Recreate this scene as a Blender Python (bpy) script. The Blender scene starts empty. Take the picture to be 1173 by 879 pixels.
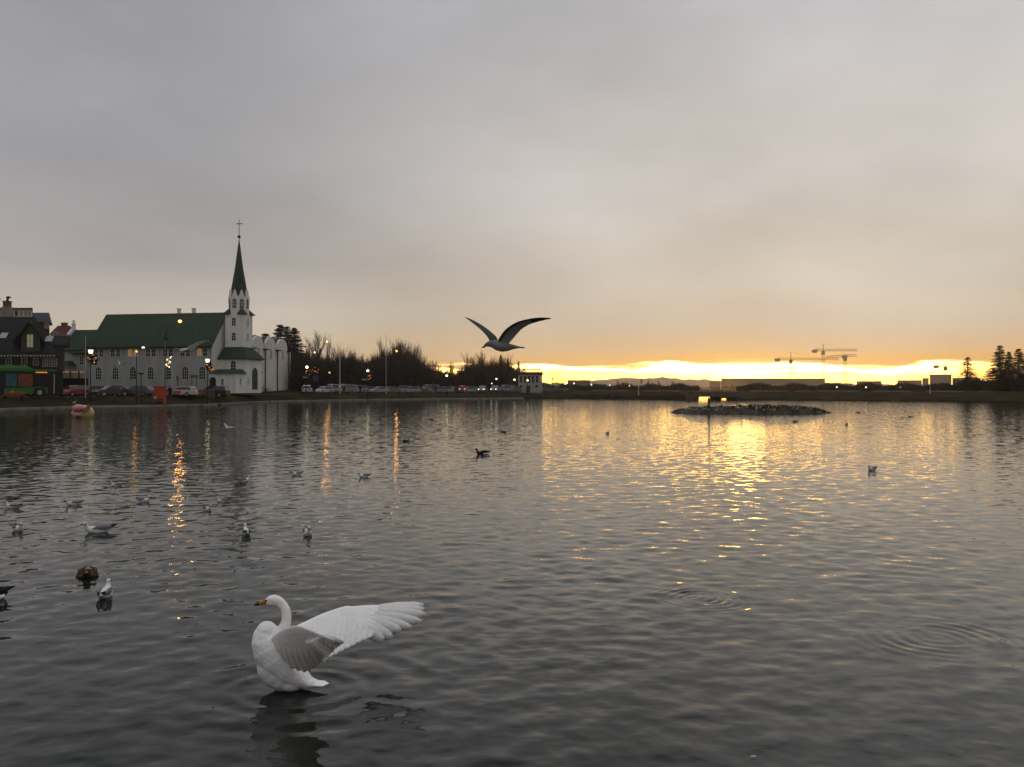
import bpy, bmesh, math, random
import numpy as np
from mathutils import Vector, Matrix, Euler
R = math.radians
random.seed(7)
scene = bpy.context.scene
col = scene.collection

# ------------------------------------------------------------------ camera
F, CX, HY, CAMH = 940.0, 586.5, 445.0, 2.4          # focal length in photo pixels, centre column, horizon row, eye height
PITCH = math.atan((HY - 439.5) / F)
cam_d = bpy.data.cameras.new('camera')
cam_d.sensor_fit = 'HORIZONTAL'; cam_d.sensor_width = 36.0
cam_d.lens = 36.0 * F / 1173.0
cam_d.clip_start = 0.1; cam_d.clip_end = 30000
cam = bpy.data.objects.new('camera', cam_d); col.objects.link(cam)
cam.location = (0, 0, CAMH); cam.rotation_euler = (R(90) + PITCH, 0, 0)
scene.camera = cam

# ------------------------------------------------------------------ sky
SUN_AZ = math.atan((855 - CX) / F)                   # to the right of +Y
SUN_EL = R(1.25)
w = bpy.data.worlds.new('World'); scene.world = w
w.use_nodes = True
nt = w.node_tree; nt.nodes.clear()
def N(t, **k):
    n = nt.nodes.new(t)
    for a, b in k.items(): setattr(n, a, b)
    return n
def L(a, b): nt.links.new(a, b)
def val(x, sock):
    if isinstance(x, (int, float)): sock.default_value = x
    else: L(x, sock)
def M_(op, a, b=0.0, c=None, clamp=False):
    n = N('ShaderNodeMath', operation=op); n.use_clamp = clamp
    val(a, n.inputs[0]); val(b, n.inputs[1])
    if c is not None: val(c, n.inputs[2])
    return n.outputs[0]
def MR(x, a, b, c=0.0, d=1.0, smooth=True):
    n = N('ShaderNodeMapRange'); n.interpolation_type = 'SMOOTHSTEP' if smooth else 'LINEAR'
    val(x, n.inputs['Value']); val(a, n.inputs['From Min']); val(b, n.inputs['From Max'])
    val(c, n.inputs['To Min']); val(d, n.inputs['To Max'])
    return n.outputs['Result']
def RAMP(x, stops):
    n = N('ShaderNodeValToRGB'); cr = n.color_ramp
    cr.interpolation = 'EASE'
    while len(cr.elements) > 1: cr.elements.remove(cr.elements[-1])
    for i, (p, c) in enumerate(stops):
        e = cr.elements[0] if i == 0 else cr.elements.new(p)
        e.position = p; e.color = (*c, 1)
    val(x, n.inputs[0]); return n.outputs[0]
def MIX(f, a, b, mode='MIX'):
    n = N('ShaderNodeMix', data_type='RGBA', blend_type=mode); n.clamp_result = False
    val(f, n.inputs[0])
    for s, v in ((n.inputs[6], a), (n.inputs[7], b)):
        if isinstance(v, tuple): s.default_value = (*v, 1)
        else: L(v, s)
    return n.outputs[2]
def s2l(*c): return tuple(((v / 255) / 12.92 if v <= 10 else ((v / 255 + .055) / 1.055) ** 2.4) for v in c)

tc = N('ShaderNodeTexCoord'); sep = N('ShaderNodeSeparateXYZ'); L(tc.outputs['Generated'], sep.inputs[0])
dx, dy, dz = sep.outputs
elev = M_('MULTIPLY', M_('ARCSINE', dz), 180 / math.pi)                       # degrees
azi = M_('MULTIPLY', M_('ARCTAN2', dx, dy), 180 / math.pi)                    # degrees right of +Y
daz = M_('SUBTRACT', azi, math.degrees(SUN_AZ))
# soft cloud texture, stretched along the horizon
mp = N('ShaderNodeMapping'); mp.inputs['Scale'].default_value = (2.4, 2.4, 5.0)
L(tc.outputs['Generated'], mp.inputs[0])
n1 = N('ShaderNodeTexNoise'); n1.inputs['Scale'].default_value = 1.3; n1.inputs['Detail'].default_value = 5; n1.inputs['Roughness'].default_value = .48
L(mp.outputs[0], n1.inputs['Vector'])
cloud = n1.outputs['Fac']
mp2 = N('ShaderNodeMapping'); mp2.inputs['Scale'].default_value = (9.0, 9.0, 90.0)
L(tc.outputs['Generated'], mp2.inputs[0])
n2 = N('ShaderNodeTexNoise'); n2.inputs['Scale'].default_value = 1.0; n2.inputs['Detail'].default_value = 5; n2.inputs['Roughness'].default_value = .55
L(mp2.outputs[0], n2.inputs['Vector'])
edge = n2.outputs['Fac']
E = lambda d: max(0.0, min(1.0, d / 90.0)) ** .5                              # ramp position for an elevation
epos = M_('POWER', M_('DIVIDE', M_('ADD', M_('MAXIMUM', elev, 0.0), M_('MULTIPLY', M_('SUBTRACT', cloud, .5), M_('MULTIPLY', M_('MINIMUM', M_('MAXIMUM', elev, 0.0), 12.0), .55))), 90.0), .5)
away = RAMP(epos, [(0, s2l(205, 178, 140)), (E(3), s2l(206, 188, 160)), (E(5.2), s2l(192, 183, 170)), (E(6.6), s2l(183, 175, 167)), (E(8.4), s2l(166, 161, 159)),
                   (E(15), s2l(161, 160, 163)), (E(25), s2l(153, 153, 158)), (E(40), s2l(122, 122, 125)), (E(62), (.90, .90, .93)), (1, (1.25, 1.25, 1.29))])
near = RAMP(epos, [(0, s2l(252, 196, 110)), (E(1.9), s2l(247, 188, 106)), (E(3), s2l(222, 190, 151)), (E(4.5), s2l(212, 194, 171)), (E(8), s2l(212, 201, 186)),
                   (E(15), s2l(210, 203, 196)), (E(25), s2l(196, 194, 195)), (E(40), s2l(138, 137, 139)), (E(62), (.90, .90, .93)), (1, (1.25, 1.25, 1.29))])
side = MR(M_('ABSOLUTE', M_('SUBTRACT', daz, 14.0)), 12.0, 56.0)
deck = MIX(side, near, away)
mod = MR(cloud, .30, .70, .86, 1.14, smooth=False)
vm = N('ShaderNodeVectorMath', operation='SCALE'); L(deck, vm.inputs[0]); L(mod, vm.inputs['Scale'])
deck = vm.outputs[0]
# the clear strip under the cloud deck, where the sun is going down
g1 = N('ShaderNodeTexSky', sky_type='NISHITA'); g1.sun_disc = False; g1.sun_elevation = SUN_EL; g1.sun_rotation = SUN_AZ
g1.altitude = 20; g1.air_density = 1.3; g1.dust_density = 2.2
top = M_('ADD', M_('MULTIPLY', M_('SUBTRACT', edge, .5), 2.2), MR(daz, -12.0, 16.0, 1.70, 1.62))
hump = M_('MULTIPLY', M_('EXPONENT', M_('MULTIPLY', M_('POWER', M_('DIVIDE', daz, 5.0), 2.0), -1.0)), .16)
top = M_('ADD', top, hump)
gap = MR(M_('SUBTRACT', top, elev), -.12, .34)
span = M_('MULTIPLY', MR(daz, -30.0, -20.0), MR(daz, 17.0, 9.0))
gap = M_('MULTIPLY', gap, span)
depth = M_('SUBTRACT', top, elev)
heat = M_('EXPONENT', M_('MULTIPLY', M_('POWER', M_('DIVIDE', daz, 13.0), 2.0), -1.0))
core = RAMP(MR(depth, 0.0, .75, smooth=False), [(0, (1.05, .62, .22)), (.14, (3.4, 1.9, .50)), (.34, (15.0, 8.9, 2.3)), (.75, (15.0, 8.4, 1.9)), (1, (11.0, 5.2, .8))])
vs = N('ShaderNodeVectorMath', operation='SCALE'); L(core, vs.inputs[0]); L(MR(heat, 0, 1, .62, 1.15, smooth=False), vs.inputs['Scale'])
vn = N('ShaderNodeVectorMath', operation='SCALE'); L(g1.outputs[0], vn.inputs[0]); vn.inputs['Scale'].default_value = .05
va = N('ShaderNodeVectorMath', operation='ADD'); L(vs.outputs[0], va.inputs[0]); L(vn.outputs[0], va.inputs[1])
sky = MIX(gap, deck, va.outputs[0])
# glow of the hidden sun
q = M_('ADD', M_('POWER', M_('DIVIDE', daz, 2.3), 2.0), M_('POWER', M_('DIVIDE', M_('SUBTRACT', elev, .95), .50), 2.0))
glow = M_('MULTIPLY', M_('EXPONENT', M_('MULTIPLY', q, -1.0)), 11.0)
q2 = M_('ADD', M_('POWER', M_('DIVIDE', daz, 9.0), 2.0), M_('POWER', M_('DIVIDE', M_('SUBTRACT', elev, 1.0), 1.5), 2.0))
glow2 = M_('MULTIPLY', M_('EXPONENT', M_('MULTIPLY', q2, -1.0)), .24)
vg = N('ShaderNodeVectorMath', operation='SCALE'); vg.inputs[0].default_value = (1.0, .60, .07); L(glow, vg.inputs['Scale'])
vg2 = N('ShaderNodeVectorMath', operation='SCALE'); vg2.inputs[0].default_value = (1.0, .62, .22); L(glow2, vg2.inputs['Scale'])
v3 = N('ShaderNodeVectorMath', operation='ADD'); L(vg.outputs[0], v3.inputs[0]); L(vg2.outputs[0], v3.inputs[1])
v4 = N('ShaderNodeVectorMath', operation='ADD'); L(sky, v4.inputs[0]); L(v3.outputs[0], v4.inputs[1])
bg = N('ShaderNodeBackground'); bg.inputs['Strength'].default_value = 1.0; L(v4.outputs[0], bg.inputs['Color'])
wo = N('ShaderNodeOutputWorld'); L(bg.outputs[0], wo.inputs['Surface'])
w.cycles.sampling_method = 'MANUAL'; w.cycles.sample_map_resolution = 4096

sun_d = bpy.data.lights.new('sun', 'SUN'); sun_d.energy = 0.02; sun_d.angle = R(2.5); sun_d.color = (1, .60, .16)
sun = bpy.data.objects.new('sun', sun_d); col.objects.link(sun)
sdir = Vector((math.sin(SUN_AZ) * math.cos(SUN_EL), math.cos(SUN_AZ) * math.cos(SUN_EL), math.sin(SUN_EL)))
sun.rotation_euler = sdir.to_track_quat('Z', 'Y').to_euler()

vs_ = scene.view_settings
scene.display_settings.display_device = 'sRGB'
vs_.view_transform = 'Standard'; vs_.look = 'None'; vs_.exposure = 0.0; vs_.gamma = 1.0; vs_.use_curve_mapping = False
scene.cycles.max_bounces = 6; scene.cycles.caustics_reflective = False; scene.cycles.caustics_refractive = False
scene.cycles.sample_clamp_indirect = 12.0
scene.cycles.use_denoising = True

# ------------------------------------------------------------------ helpers
def ray(px, py):
    v = (439.5 - py) / F
    return Vector(((px - CX) / F, math.cos(PITCH) - v * math.sin(PITCH), math.sin(PITCH) + v * math.cos(PITCH)))
def P(px, py, d):                                    # the point at depth d that the photo shows at (px, py)
    r = ray(px, py); return Vector((r.x / r.y * d, d, CAMH + r.z / r.y * d))
def X(px, d): return (px - CX) / F * d
def on_water(px, py):
    r = ray(px, py); t = -CAMH / r.z
    return Vector((r.x * t, r.y * t, 0))

class MB:
    def __init__(s): s.v = []; s.f = []; s.m = []
    def add(s, vs, fs, m=0):
        b = len(s.v); s.v += [tuple(x) for x in vs]
        for f in fs: s.f.append(tuple(i + b for i in f)); s.m.append(m)
    def box(s, x0, x1, y0, y1, z0, z1, m=0):
        s.add([(x, y, z) for z in (z0, z1) for y in (y0, y1) for x in (x0, x1)],
              [(0, 2, 3, 1), (4, 5, 7, 6), (0, 1, 5, 4), (2, 6, 7, 3), (0, 4, 6, 2), (1, 3, 7, 5)], m)
    def frustum(s, x0, x1, y0, y1, z0, X0, X1, Y0, Y1, z1, m=0):
        s.add([(x0, y0, z0), (x1, y0, z0), (x0, y1, z0), (x1, y1, z0), (X0, Y0, z1), (X1, Y0, z1), (X0, Y1, z1), (X1, Y1, z1)],
              [(0, 2, 3, 1), (4, 5, 7, 6), (0, 1, 5, 4), (2, 6, 7, 3), (0, 4, 6, 2), (1, 3, 7, 5)], m)
    def prism(s, poly, a, b, axis='y', m=0):         # poly in the two other axes, extruded from a to b
        n = len(poly)
        put = {'y': lambda p, t: (p[0], t, p[1]), 'x': lambda p, t: (t, p[0], p[1]), 'z': lambda p, t: (p[0], p[1], t)}[axis]
        vs = [put(p, a) for p in poly] + [put(p, b) for p in poly]
        fs = [tuple(range(n))[::-1], tuple(range(n, 2 * n))] + [(i, (i + 1) % n, n + (i + 1) % n, n + i) for i in range(n)]
        s.add(vs, fs, m)
    def tube(s, pts, rad, n=6, m=0, cap=True):
        pts = [Vector(p) for p in pts]
        if isinstance(rad, (int, float)): rad = [rad] * len(pts)
        vs = []; fs = []
        for i, p in enumerate(pts):
            t = (pts[min(i + 1, len(pts) - 1)] - pts[max(i - 1, 0)])
            t = t.normalized() if t.length > 1e-9 else Vector((0, 0, 1))
            a = t.cross(Vector((0, 1, 0)) if abs(t.y) < .9 else Vector((1, 0, 0))).normalized(); b = t.cross(a)
            for k in range(n):
                c = 2 * math.pi * k / n
                vs.append(p + (a * math.cos(c) + b * math.sin(c)) * rad[i])
        for i in range(len(pts) - 1):
            for k in range(n):
                fs.append((i * n + k, i * n + (k + 1) % n, (i + 1) * n + (k + 1) % n, (i + 1) * n + k))
        if cap:
            fs.append(tuple(range(n))); fs.append(tuple((len(pts) - 1) * n + k for k in range(n))[::-1])
        s.add(vs, fs, m)
    def loft(s, pts, rn, ry, n=14, m=0):             # spine in an XZ plane, ring radius rn in the plane and ry across it
        pts = [Vector(p) for p in pts]; vs = []; fs = []; Y = Vector((0, 1, 0))
        for i, p in enumerate(pts):
            t = (pts[min(i + 1, len(pts) - 1)] - pts[max(i - 1, 0)]).normalized()
            a = Y.cross(t).normalized()
            for k in range(n):
                c = 2 * math.pi * k / n
                vs.append(p + a * (math.cos(c) * rn[i]) + Y * (math.sin(c) * ry[i]))
        for i in range(len(pts) - 1):
            for k in range(n):
                fs.append((i * n + k, i * n + (k + 1) % n, (i + 1) * n + (k + 1) % n, (i + 1) * n + k))
        fs.append(tuple(range(n))); fs.append(tuple((len(pts) - 1) * n + k for k in range(n))[::-1])
        s.add(vs, fs, m)
    def ball(s, c, rx, ry=None, rz=None, nu=12, nv=8, m=0):
        ry = rx if ry is None else ry; rz = rx if rz is None else rz
        vs = [(c[0], c[1], c[2] + rz)]; fs = []
        for j in range(1, nv):
            a = math.pi * j / nv
            for i in range(nu):
                b = 2 * math.pi * i / nu
                vs.append((c[0] + rx * math.sin(a) * math.cos(b), c[1] + ry * math.sin(a) * math.sin(b), c[2] + rz * math.cos(a)))
        vs.append((c[0], c[1], c[2] - rz)); e = len(vs) - 1
        for i in range(nu):
            fs.append((0, 1 + i, 1 + (i + 1) % nu)); fs.append((e, e - nu + (i + 1) % nu, e - nu + i))
        for j in range(nv - 2):
            for i in range(nu):
                fs.append((1 + j * nu + i, 1 + (j + 1) * nu + i, 1 + (j + 1) * nu + (i + 1) % nu, 1 + j * nu + (i + 1) % nu))
        s.add(vs, fs, m)
    def mesh(s, name, mats, smooth=False):
        me = bpy.data.meshes.new(name); me.from_pydata(s.v, [], s.f)
        for mm in (mats if isinstance(mats, (list, tuple)) else [mats]): me.materials.append(mm)
        me.polygons.foreach_set('material_index', s.m)
        me.polygons.foreach_set('use_smooth', [smooth] * len(s.f))
        bm = bmesh.new(); bm.from_mesh(me); bmesh.ops.recalc_face_normals(bm, faces=bm.faces); bm.to_mesh(me); bm.free()
        me.update(); return me
    def build(s, name, mats, parent=None, smooth=False, loc=(0, 0, 0)):
        o = bpy.data.objects.new(name, s.mesh(name, mats, smooth)); col.objects.link(o)
        o.location = loc
        if parent: o.parent = parent
        return o
def tag(o, label=None, cat=None, group=None, kind=None):
    if label: o['label'] = label
    if cat: o['category'] = cat
    if group: o['group'] = group
    if kind: o['kind'] = kind
    return o
def thing(name, label, cat, loc=(0, 0, 0), rz=0.0, group=None):
    o = bpy.data.objects.new(name, None); col.objects.link(o); o.empty_display_size = .3
    o.location = loc; o.rotation_euler = (0, 0, rz)
    return tag(o, label, cat, group)
def copy_tree(o, parent=None):
    c = o.copy(); col.objects.link(c)
    if parent: c.parent = parent
    for ch in list(o.children): copy_tree(ch, c)
    return c
def drop(o):
    for ch in list(o.children): drop(ch)
    bpy.data.objects.remove(o)
def remesh(o, voxel, smooth_it=4):                   # fuse overlapping pieces of one body into one skin
    md = o.modifiers.new('r', 'REMESH'); md.mode = 'VOXEL'; md.voxel_size = voxel; md.use_smooth_shade = True
    sm = o.modifiers.new('s', 'SMOOTH'); sm.factor = .5; sm.iterations = smooth_it
    dg = bpy.context.evaluated_depsgraph_get()
    me = bpy.data.meshes.new_from_object(o.evaluated_get(dg)); old = o.data
    mats = list(old.materials); o.modifiers.clear(); o.data = me
    if not len(me.materials):
        for mm in mats: me.materials.append(mm)
    return o

MATS = {}
def mat(name, c, rough=.7, var=.18, scale=3.0, bump=0.0, bscale=30.0, metal=0.0, spec=.12, emit=None, es=0.0, stretch=(1, 1, 1)):
    if name in MATS: return MATS[name]
    m = bpy.data.materials.new(name); m.use_nodes = True; t = m.node_tree
    b = t.nodes['Principled BSDF']
    b.inputs['Roughness'].default_value = rough; b.inputs['Metallic'].default_value = metal
    b.inputs['Specular IOR Level'].default_value = spec
    tcn = t.nodes.new('ShaderNodeTexCoord'); mpn = t.nodes.new('ShaderNodeMapping'); mpn.inputs['Scale'].default_value = stretch
    t.links.new(tcn.outputs['Object'], mpn.inputs[0])
    if var > 0:
        no = t.nodes.new('ShaderNodeTexNoise'); no.inputs['Scale'].default_value = scale; no.inputs['Detail'].default_value = 4
        t.links.new(mpn.outputs[0], no.inputs['Vector'])
        rp = t.nodes.new('ShaderNodeValToRGB')
        rp.color_ramp.elements[0].position = .3; rp.color_ramp.elements[1].position = .7
        rp.color_ramp.elements[0].color = (*[max(0, v * (1 - var)) for v in c], 1)
        rp.color_ramp.elements[1].color = (*[min(1, v * (1 + var)) for v in c], 1)
        t.links.new(no.outputs['Fac'], rp.inputs[0]); t.links.new(rp.outputs[0], b.inputs['Base Color'])
    else: b.inputs['Base Color'].default_value = (*c, 1)
    if bump > 0:
        nb = t.nodes.new('ShaderNodeTexNoise'); nb.inputs['Scale'].default_value = bscale; nb.inputs['Detail'].default_value = 3
        t.links.new(mpn.outputs[0], nb.inputs['Vector'])
        bp = t.nodes.new('ShaderNodeBump'); bp.inputs['Strength'].default_value = 1; bp.inputs['Distance'].default_value = bump
        t.links.new(nb.outputs['Fac'], bp.inputs['Height']); t.links.new(bp.outputs[0], b.inputs['Normal'])
    if emit:
        b.inputs['Emission Color'].default_value = (*emit, 1); b.inputs['Emission Strength'].default_value = es
    MATS[name] = m; return m
# ------------------------------------------------------------------ the pond's outline and the land round it
SH = [(-1500, 62), (-400, 74), (0, 89), (100, 100.5), (180, 107), (240, 115), (300, 141), (350, 152), (400, 163), (480, 176), (600, 195), (640, 199),
      (660, 188), (760, 173.5), (796, 169.5), (850, 167), (960, 161), (1000, 154.5), (1173, 141), (1600, 118), (2700, 95)]
def shore(p):
    return shore0(p) + (np.interp(p, [640, 670], [0, 1]) * (.8 * math.sin(p * .21) + .5 * math.sin(p * .53 + 1)) if p > 640 else 0)
def shore0(p):
    for (a, b), (c, d) in zip(SH, SH[1:]):
        if p <= c: return b + (d - b) * max(0.0, (p - a)) / (c - a)
    return SH[-1][1]
CH0, CH1, CHD = 798.0, 846.0, 240.0                   # the channel under the bridge
def lerp(x, xs, ys): return float(np.interp(x, xs, ys))
STREET = 1.32
def land_z(p, s):                                    # height of the land, s metres behind the water's edge
    left = lerp(s, [0, .7, 1.31, 2.0, 6.2, 6.6, 18, 30, 60, 160, 400, 6000], [.14, .18, .32, .45, 1.2, STREET, STREET, 2.2, 2.4, 3.0, 4.0, 6.0])
    hill = lerp(p, [120, 330], [1.0, 0.0]) * lerp(s, [40, 90, 200], [0, 4.0, 9.0])
    right = lerp(s, [0, .4, 3, 14, 26, 60, 200, 6000], [.16, .3, .75, 1.5, 1.85, 1.9, 1.9, 3.0])
    k = lerp(p, [612, 650], [0.0, 1.0])
    return (left + hill) * (1 - k) + right * k
def gz(p, d): return land_z(p, d - shore(p))
def G(p, d): return Vector((X(p, d), d, gz(p, d)))
def GS(p, s): return G(p, shore(p) + s)

m_ground = mat('ground', (.029, .024, .014), 1.0, .45, .25, bump=.08, bscale=2.5, spec=0.0)
ps = sorted(set([-700, -600, -400, -300] + list(range(-200, 1400, 20)) + [1500, 1600, 1900, 612, 650, CH0 - .2, CH0, CH1, CH1 + .2]))
ss = [0, .4, .75, 1.31, 2, 3, 4.5, 6.2, 6.6, 9, 14, 18, 26, 30, 40, 60, 90, 130, 200, 330, 600, 1200, 2400]
mb = MB(); nS = len(ss) + 1
for p in ps:
    d0 = shore(p); off = CHD if CH0 <= p <= CH1 else 0
    for j, s in enumerate([0] + ss):
        s2 = s + off if s < 400 else max(s, off + 10)
        z = land_z(p, s if off else s2) if off == 0 else lerp(s, [0, 3, 30], [.1, .4, 1.6])
        d = d0 + s2
        mb.v.append((X(p, d), d, -.6 if j == 0 else z))
for i in range(len(ps) - 1):
    for j in range(nS - 1):
        mb.f.append((i * nS + j, (i + 1) * nS + j, (i + 1) * nS + j + 1, i * nS + j + 1)); mb.m.append(0)
# the quay the photographer stands on, behind the frame
for a in ((-90, 70, -60, .9),):
    mb.box(-90, 90, -60, 0.9, -.6, .85)
tag(mb.build('ground', m_ground), kind='structure')

def strip(name, p0, p1, s0, s1, dz, material, step=15, thick=None):   # a sheet laid along the shore
    b = MB(); pts = list(np.arange(p0, p1 + .1, step)); 
    for p in pts:
        for s in (s0, s1):
            q = GS(p, s); b.v.append((q.x, q.y, q.z + dz))
    for i in range(len(pts) - 1):
        b.f.append((2 * i, 2 * i + 2, 2 * i + 3, 2 * i + 1)); b.m.append(0)
    return tag(b.build(name, material), kind='structure')
m_asph = mat('asphalt', (.028, .028, .029), .6, .2, 1.0)
m_conc = mat('kerb_stone', (.20, .188, .17), .9, .3, .8, spec=.03)
strip('street', -600, 604, 6.9, 17.5, .006, m_asph)
# pale stone edging along the water
b = MB(); pts = list(np.arange(-600, 608, 12))
for p in pts:
    for s, z in ((-.12, -.5), (-.12, .20), (.55, .23), (.55, .10)):
        q = GS(p, 0); d = shore(p) + s; b.v.append((X(p, d), d, z))
for i in range(len(pts) - 1):
    for j in range(3): b.f.append((4 * i + j, 4 * i + 4 + j, 4 * i + 5 + j, 4 * i + 1 + j)); b.m.append(0)
tag(b.build('shore_edging', m_conc), kind='structure')
m_path = mat('gravel_path', (.16, .14, .10), .9, .3, .5, spec=.02)
strip('path', 664, 790, 22, 25.5, .012, m_path); strip('path', 860, 1340, 22, 25.5, .012, m_path)

# ------------------------------------------------------------------ water
rng = np.random.RandomState(11)
th = np.concatenate([np.linspace(-78, -35, 40, endpoint=False), np.linspace(-35, 35, 1150, endpoint=False), np.linspace(35, 78, 40)])
th = np.radians(th)
rr = [1.2]
while rr[-1] < 55: rr.append(rr[-1] * (1.0044 if rr[-1] > 4 else 1.03))
while rr[-1] < 100: rr.append(rr[-1] * 1.008)
while rr[-1] < 320: rr.append(rr[-1] * 1.03)
rr = np.array(rr); nr, nth = len(rr), len(th)
Rg, Tg = np.meshgrid(rr, th, indexing='ij')
xs, ys = Rg * np.sin(Tg), Rg * np.cos(Tg)
cell = np.maximum(np.gradient(rr)[:, None], Rg * R(.07))
zz = np.zeros_like(xs)
lam = np.concatenate([np.exp(rng.uniform(np.log(.10), np.log(.40), 70)), np.exp(rng.uniform(np.log(.24), np.log(.85), 56))])
for i, l_ in enumerate(lam):
    spread = 50 if l_ < .45 else 36
    a = R(rng.normal(8 if rng.rand() < .55 else -22, spread)); k = 2 * math.pi / l_
    slope = .0072 if l_ < .40 else .0052
    A = slope / k * rng.uniform(.5, 1.5)
    wgt = np.clip((l_ / cell - 3.2) / 3.0, 0, 1)
    # waves come in groups: a slow envelope stops the crests from running on for ever
    ea = rng.uniform(0, 2 * math.pi); ek = k / rng.uniform(5, 9)
    env = .55 + .9 * (.5 + .5 * np.sin(ek * (xs * math.cos(ea) + ys * math.sin(ea)) + rng.uniform(0, 6.28))) 
    ph = k * (xs * math.sin(a) + ys * math.cos(a)) + rng.uniform(0, 2 * math.pi)
    zz += A * wgt * env * (np.sin(ph) - .24 * np.cos(2 * ph))          # crests sharper than troughs
# wind patches
pat = .80 + .38 * np.sin(xs * .11 + 1.3 + .6 * np.sin(ys * .07)) * np.sin(ys * .085 + .4)
zz *= np.clip(pat, .45, 1.3) * np.interp(ys, [4, 6.5, 15, 30, 60, 110], [.50, .62, .95, .95, .8, .7])
def rings(px, py, lam_, amp, r0, wid):
    c = on_water(px, py); r = np.hypot(xs - c.x, ys - c.y)
    an = np.arctan2(ys - c.y, xs - c.x); brk = .5 + .35 * np.sin(2 * an + px) + .3 * np.sin(5 * an + r * 4) * np.sin(3 * an - r * 6)
    r = r * (1 + .03 * np.sin(3 * an + 1))
    return amp * brk * np.exp(-((r - r0) / wid) ** 2) * np.sin(2 * math.pi * r / lam_ + 1.0)
zz += rings(802, 685, .105, .0080, .27, .26) + rings(1075, 731, .14, .0046, .40, .36)
sw = on_water(338, 790)
r = np.hypot((xs - sw.x) * .8, ys - sw.y)
zz += .0042 * np.exp(-((r - .75) / .22) ** 2) * np.sin(2 * math.pi * r / .30) + .0034 * np.exp(-((r - .42) / .2) ** 2) * np.sin(2 * math.pi * r / .18)
me = bpy.data.meshes.new('water')
co = np.stack([xs, ys, zz], -1).reshape(-1, 3).astype(np.float32)
i0 = (np.arange(nr - 1)[:, None] * nth + np.arange(nth - 1)[None, :]).ravel()
quads = np.stack([i0, i0 + 1, i0 + nth + 1, i0 + nth], -1).astype(np.int32)
me.vertices.add(len(co)); me.vertices.foreach_set('co', co.ravel())
me.loops.add(quads.size); me.loops.foreach_set('vertex_index', quads.ravel())
me.polygons.add(len(quads)); me.polygons.foreach_set('loop_start', np.arange(0, quads.size, 4, dtype=np.int32))
me.update(calc_edges=True); me.validate()
me.polygons.foreach_set('use_smooth', np.ones(len(me.polygons), dtype=bool))
mw = bpy.data.materials.new('pond_water'); mw.use_nodes = True; t = mw.node_tree; bs = t.nodes['Principled BSDF']
bs.inputs['Base Color'].default_value = (.014, .017, .0135, 1); bs.inputs['Roughness'].default_value = .03
bs.inputs['IOR'].default_value = 1.333; bs.inputs['Specular IOR Level'].default_value = .5
tcw = t.nodes.new('ShaderNodeTexCoord')
def wave_noise(scale, sx, amp, prev=None, rot=0.0, det=3):
    mpw = t.nodes.new('ShaderNodeMapping'); mpw.inputs['Scale'].default_value = (sx, 1, 1); mpw.inputs['Rotation'].default_value = (0, 0, rot)
    t.links.new(tcw.outputs['Object'], mpw.inputs[0])
    no = t.nodes.new('ShaderNodeTexNoise'); no.inputs['Scale'].default_value = scale; no.inputs['Detail'].default_value = det
    t.links.new(mpw.outputs[0], no.inputs['Vector'])
    bp = t.nodes.new('ShaderNodeBump'); bp.inputs['Strength'].default_value = 1; bp.inputs['Distance'].default_value = amp
    t.links.new(no.outputs['Fac'], bp.inputs['Height'])
    if prev: t.links.new(prev, bp.inputs['Normal'])
    return bp.outputs[0]
n_ = wave_noise(1.1, .7, .006, None, R(8), 2)
n_ = wave_noise(3.4, .7, .0062, n_, R(-14), 2)
n_ = wave_noise(10.0, .75, .0022, n_, R(20), 2)
# capillary ripples finer than the mesh, as small random tilts of the surface
nz = t.nodes.new('ShaderNodeTexNoise'); nz.inputs['Scale'].default_value = 5.5; nz.inputs['Detail'].default_value = 2
mpz = t.nodes.new('ShaderNodeMapping'); mpz.inputs['Scale'].default_value = (.6, 1, 1); t.links.new(tcw.outputs['Object'], mpz.inputs[0]); t.links.new(mpz.outputs[0], nz.inputs['Vector'])
def vmath(op, a, b):
    n = t.nodes.new('ShaderNodeVectorMath'); n.operation = op
    for s_, v_ in zip(n.inputs, (a, b)):
        if isinstance(v_, tuple): s_.default_value = v_
        elif v_ is not None: t.links.new(v_, s_)
    return n.outputs[0]
tilt = vmath('MULTIPLY', vmath('SUBTRACT', nz.outputs['Color'], (.5, .5, .5)), (.12, .20, 0))
sp_ = t.nodes.new('ShaderNodeSeparateXYZ'); t.links.new(tcw.outputs['Object'], sp_.inputs[0])
cal = t.nodes.new('ShaderNodeMapRange'); cal.interpolation_type = 'SMOOTHSTEP'
for k_, v_ in (('From Min', 10), ('From Max', 75), ('To Min', 1.0), ('To Max', 1.05)): cal.inputs[k_].default_value = v_
t.links.new(sp_.outputs[1], cal.inputs['Value'])     # calmer water out in the middle of the pond
sc_ = t.nodes.new('ShaderNodeVectorMath'); sc_.operation = 'SCALE'; t.links.new(tilt, sc_.inputs[0]); t.links.new(cal.outputs[0], sc_.inputs['Scale']); tilt = sc_.outputs[0]
n_ = vmath('NORMALIZE', vmath('ADD', n_, tilt), None)
t.links.new(n_, bs.inputs['Normal'])
me.materials.append(mw)
o = bpy.data.objects.new('water', me); col.objects.link(o); tag(o, kind='structure')

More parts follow.
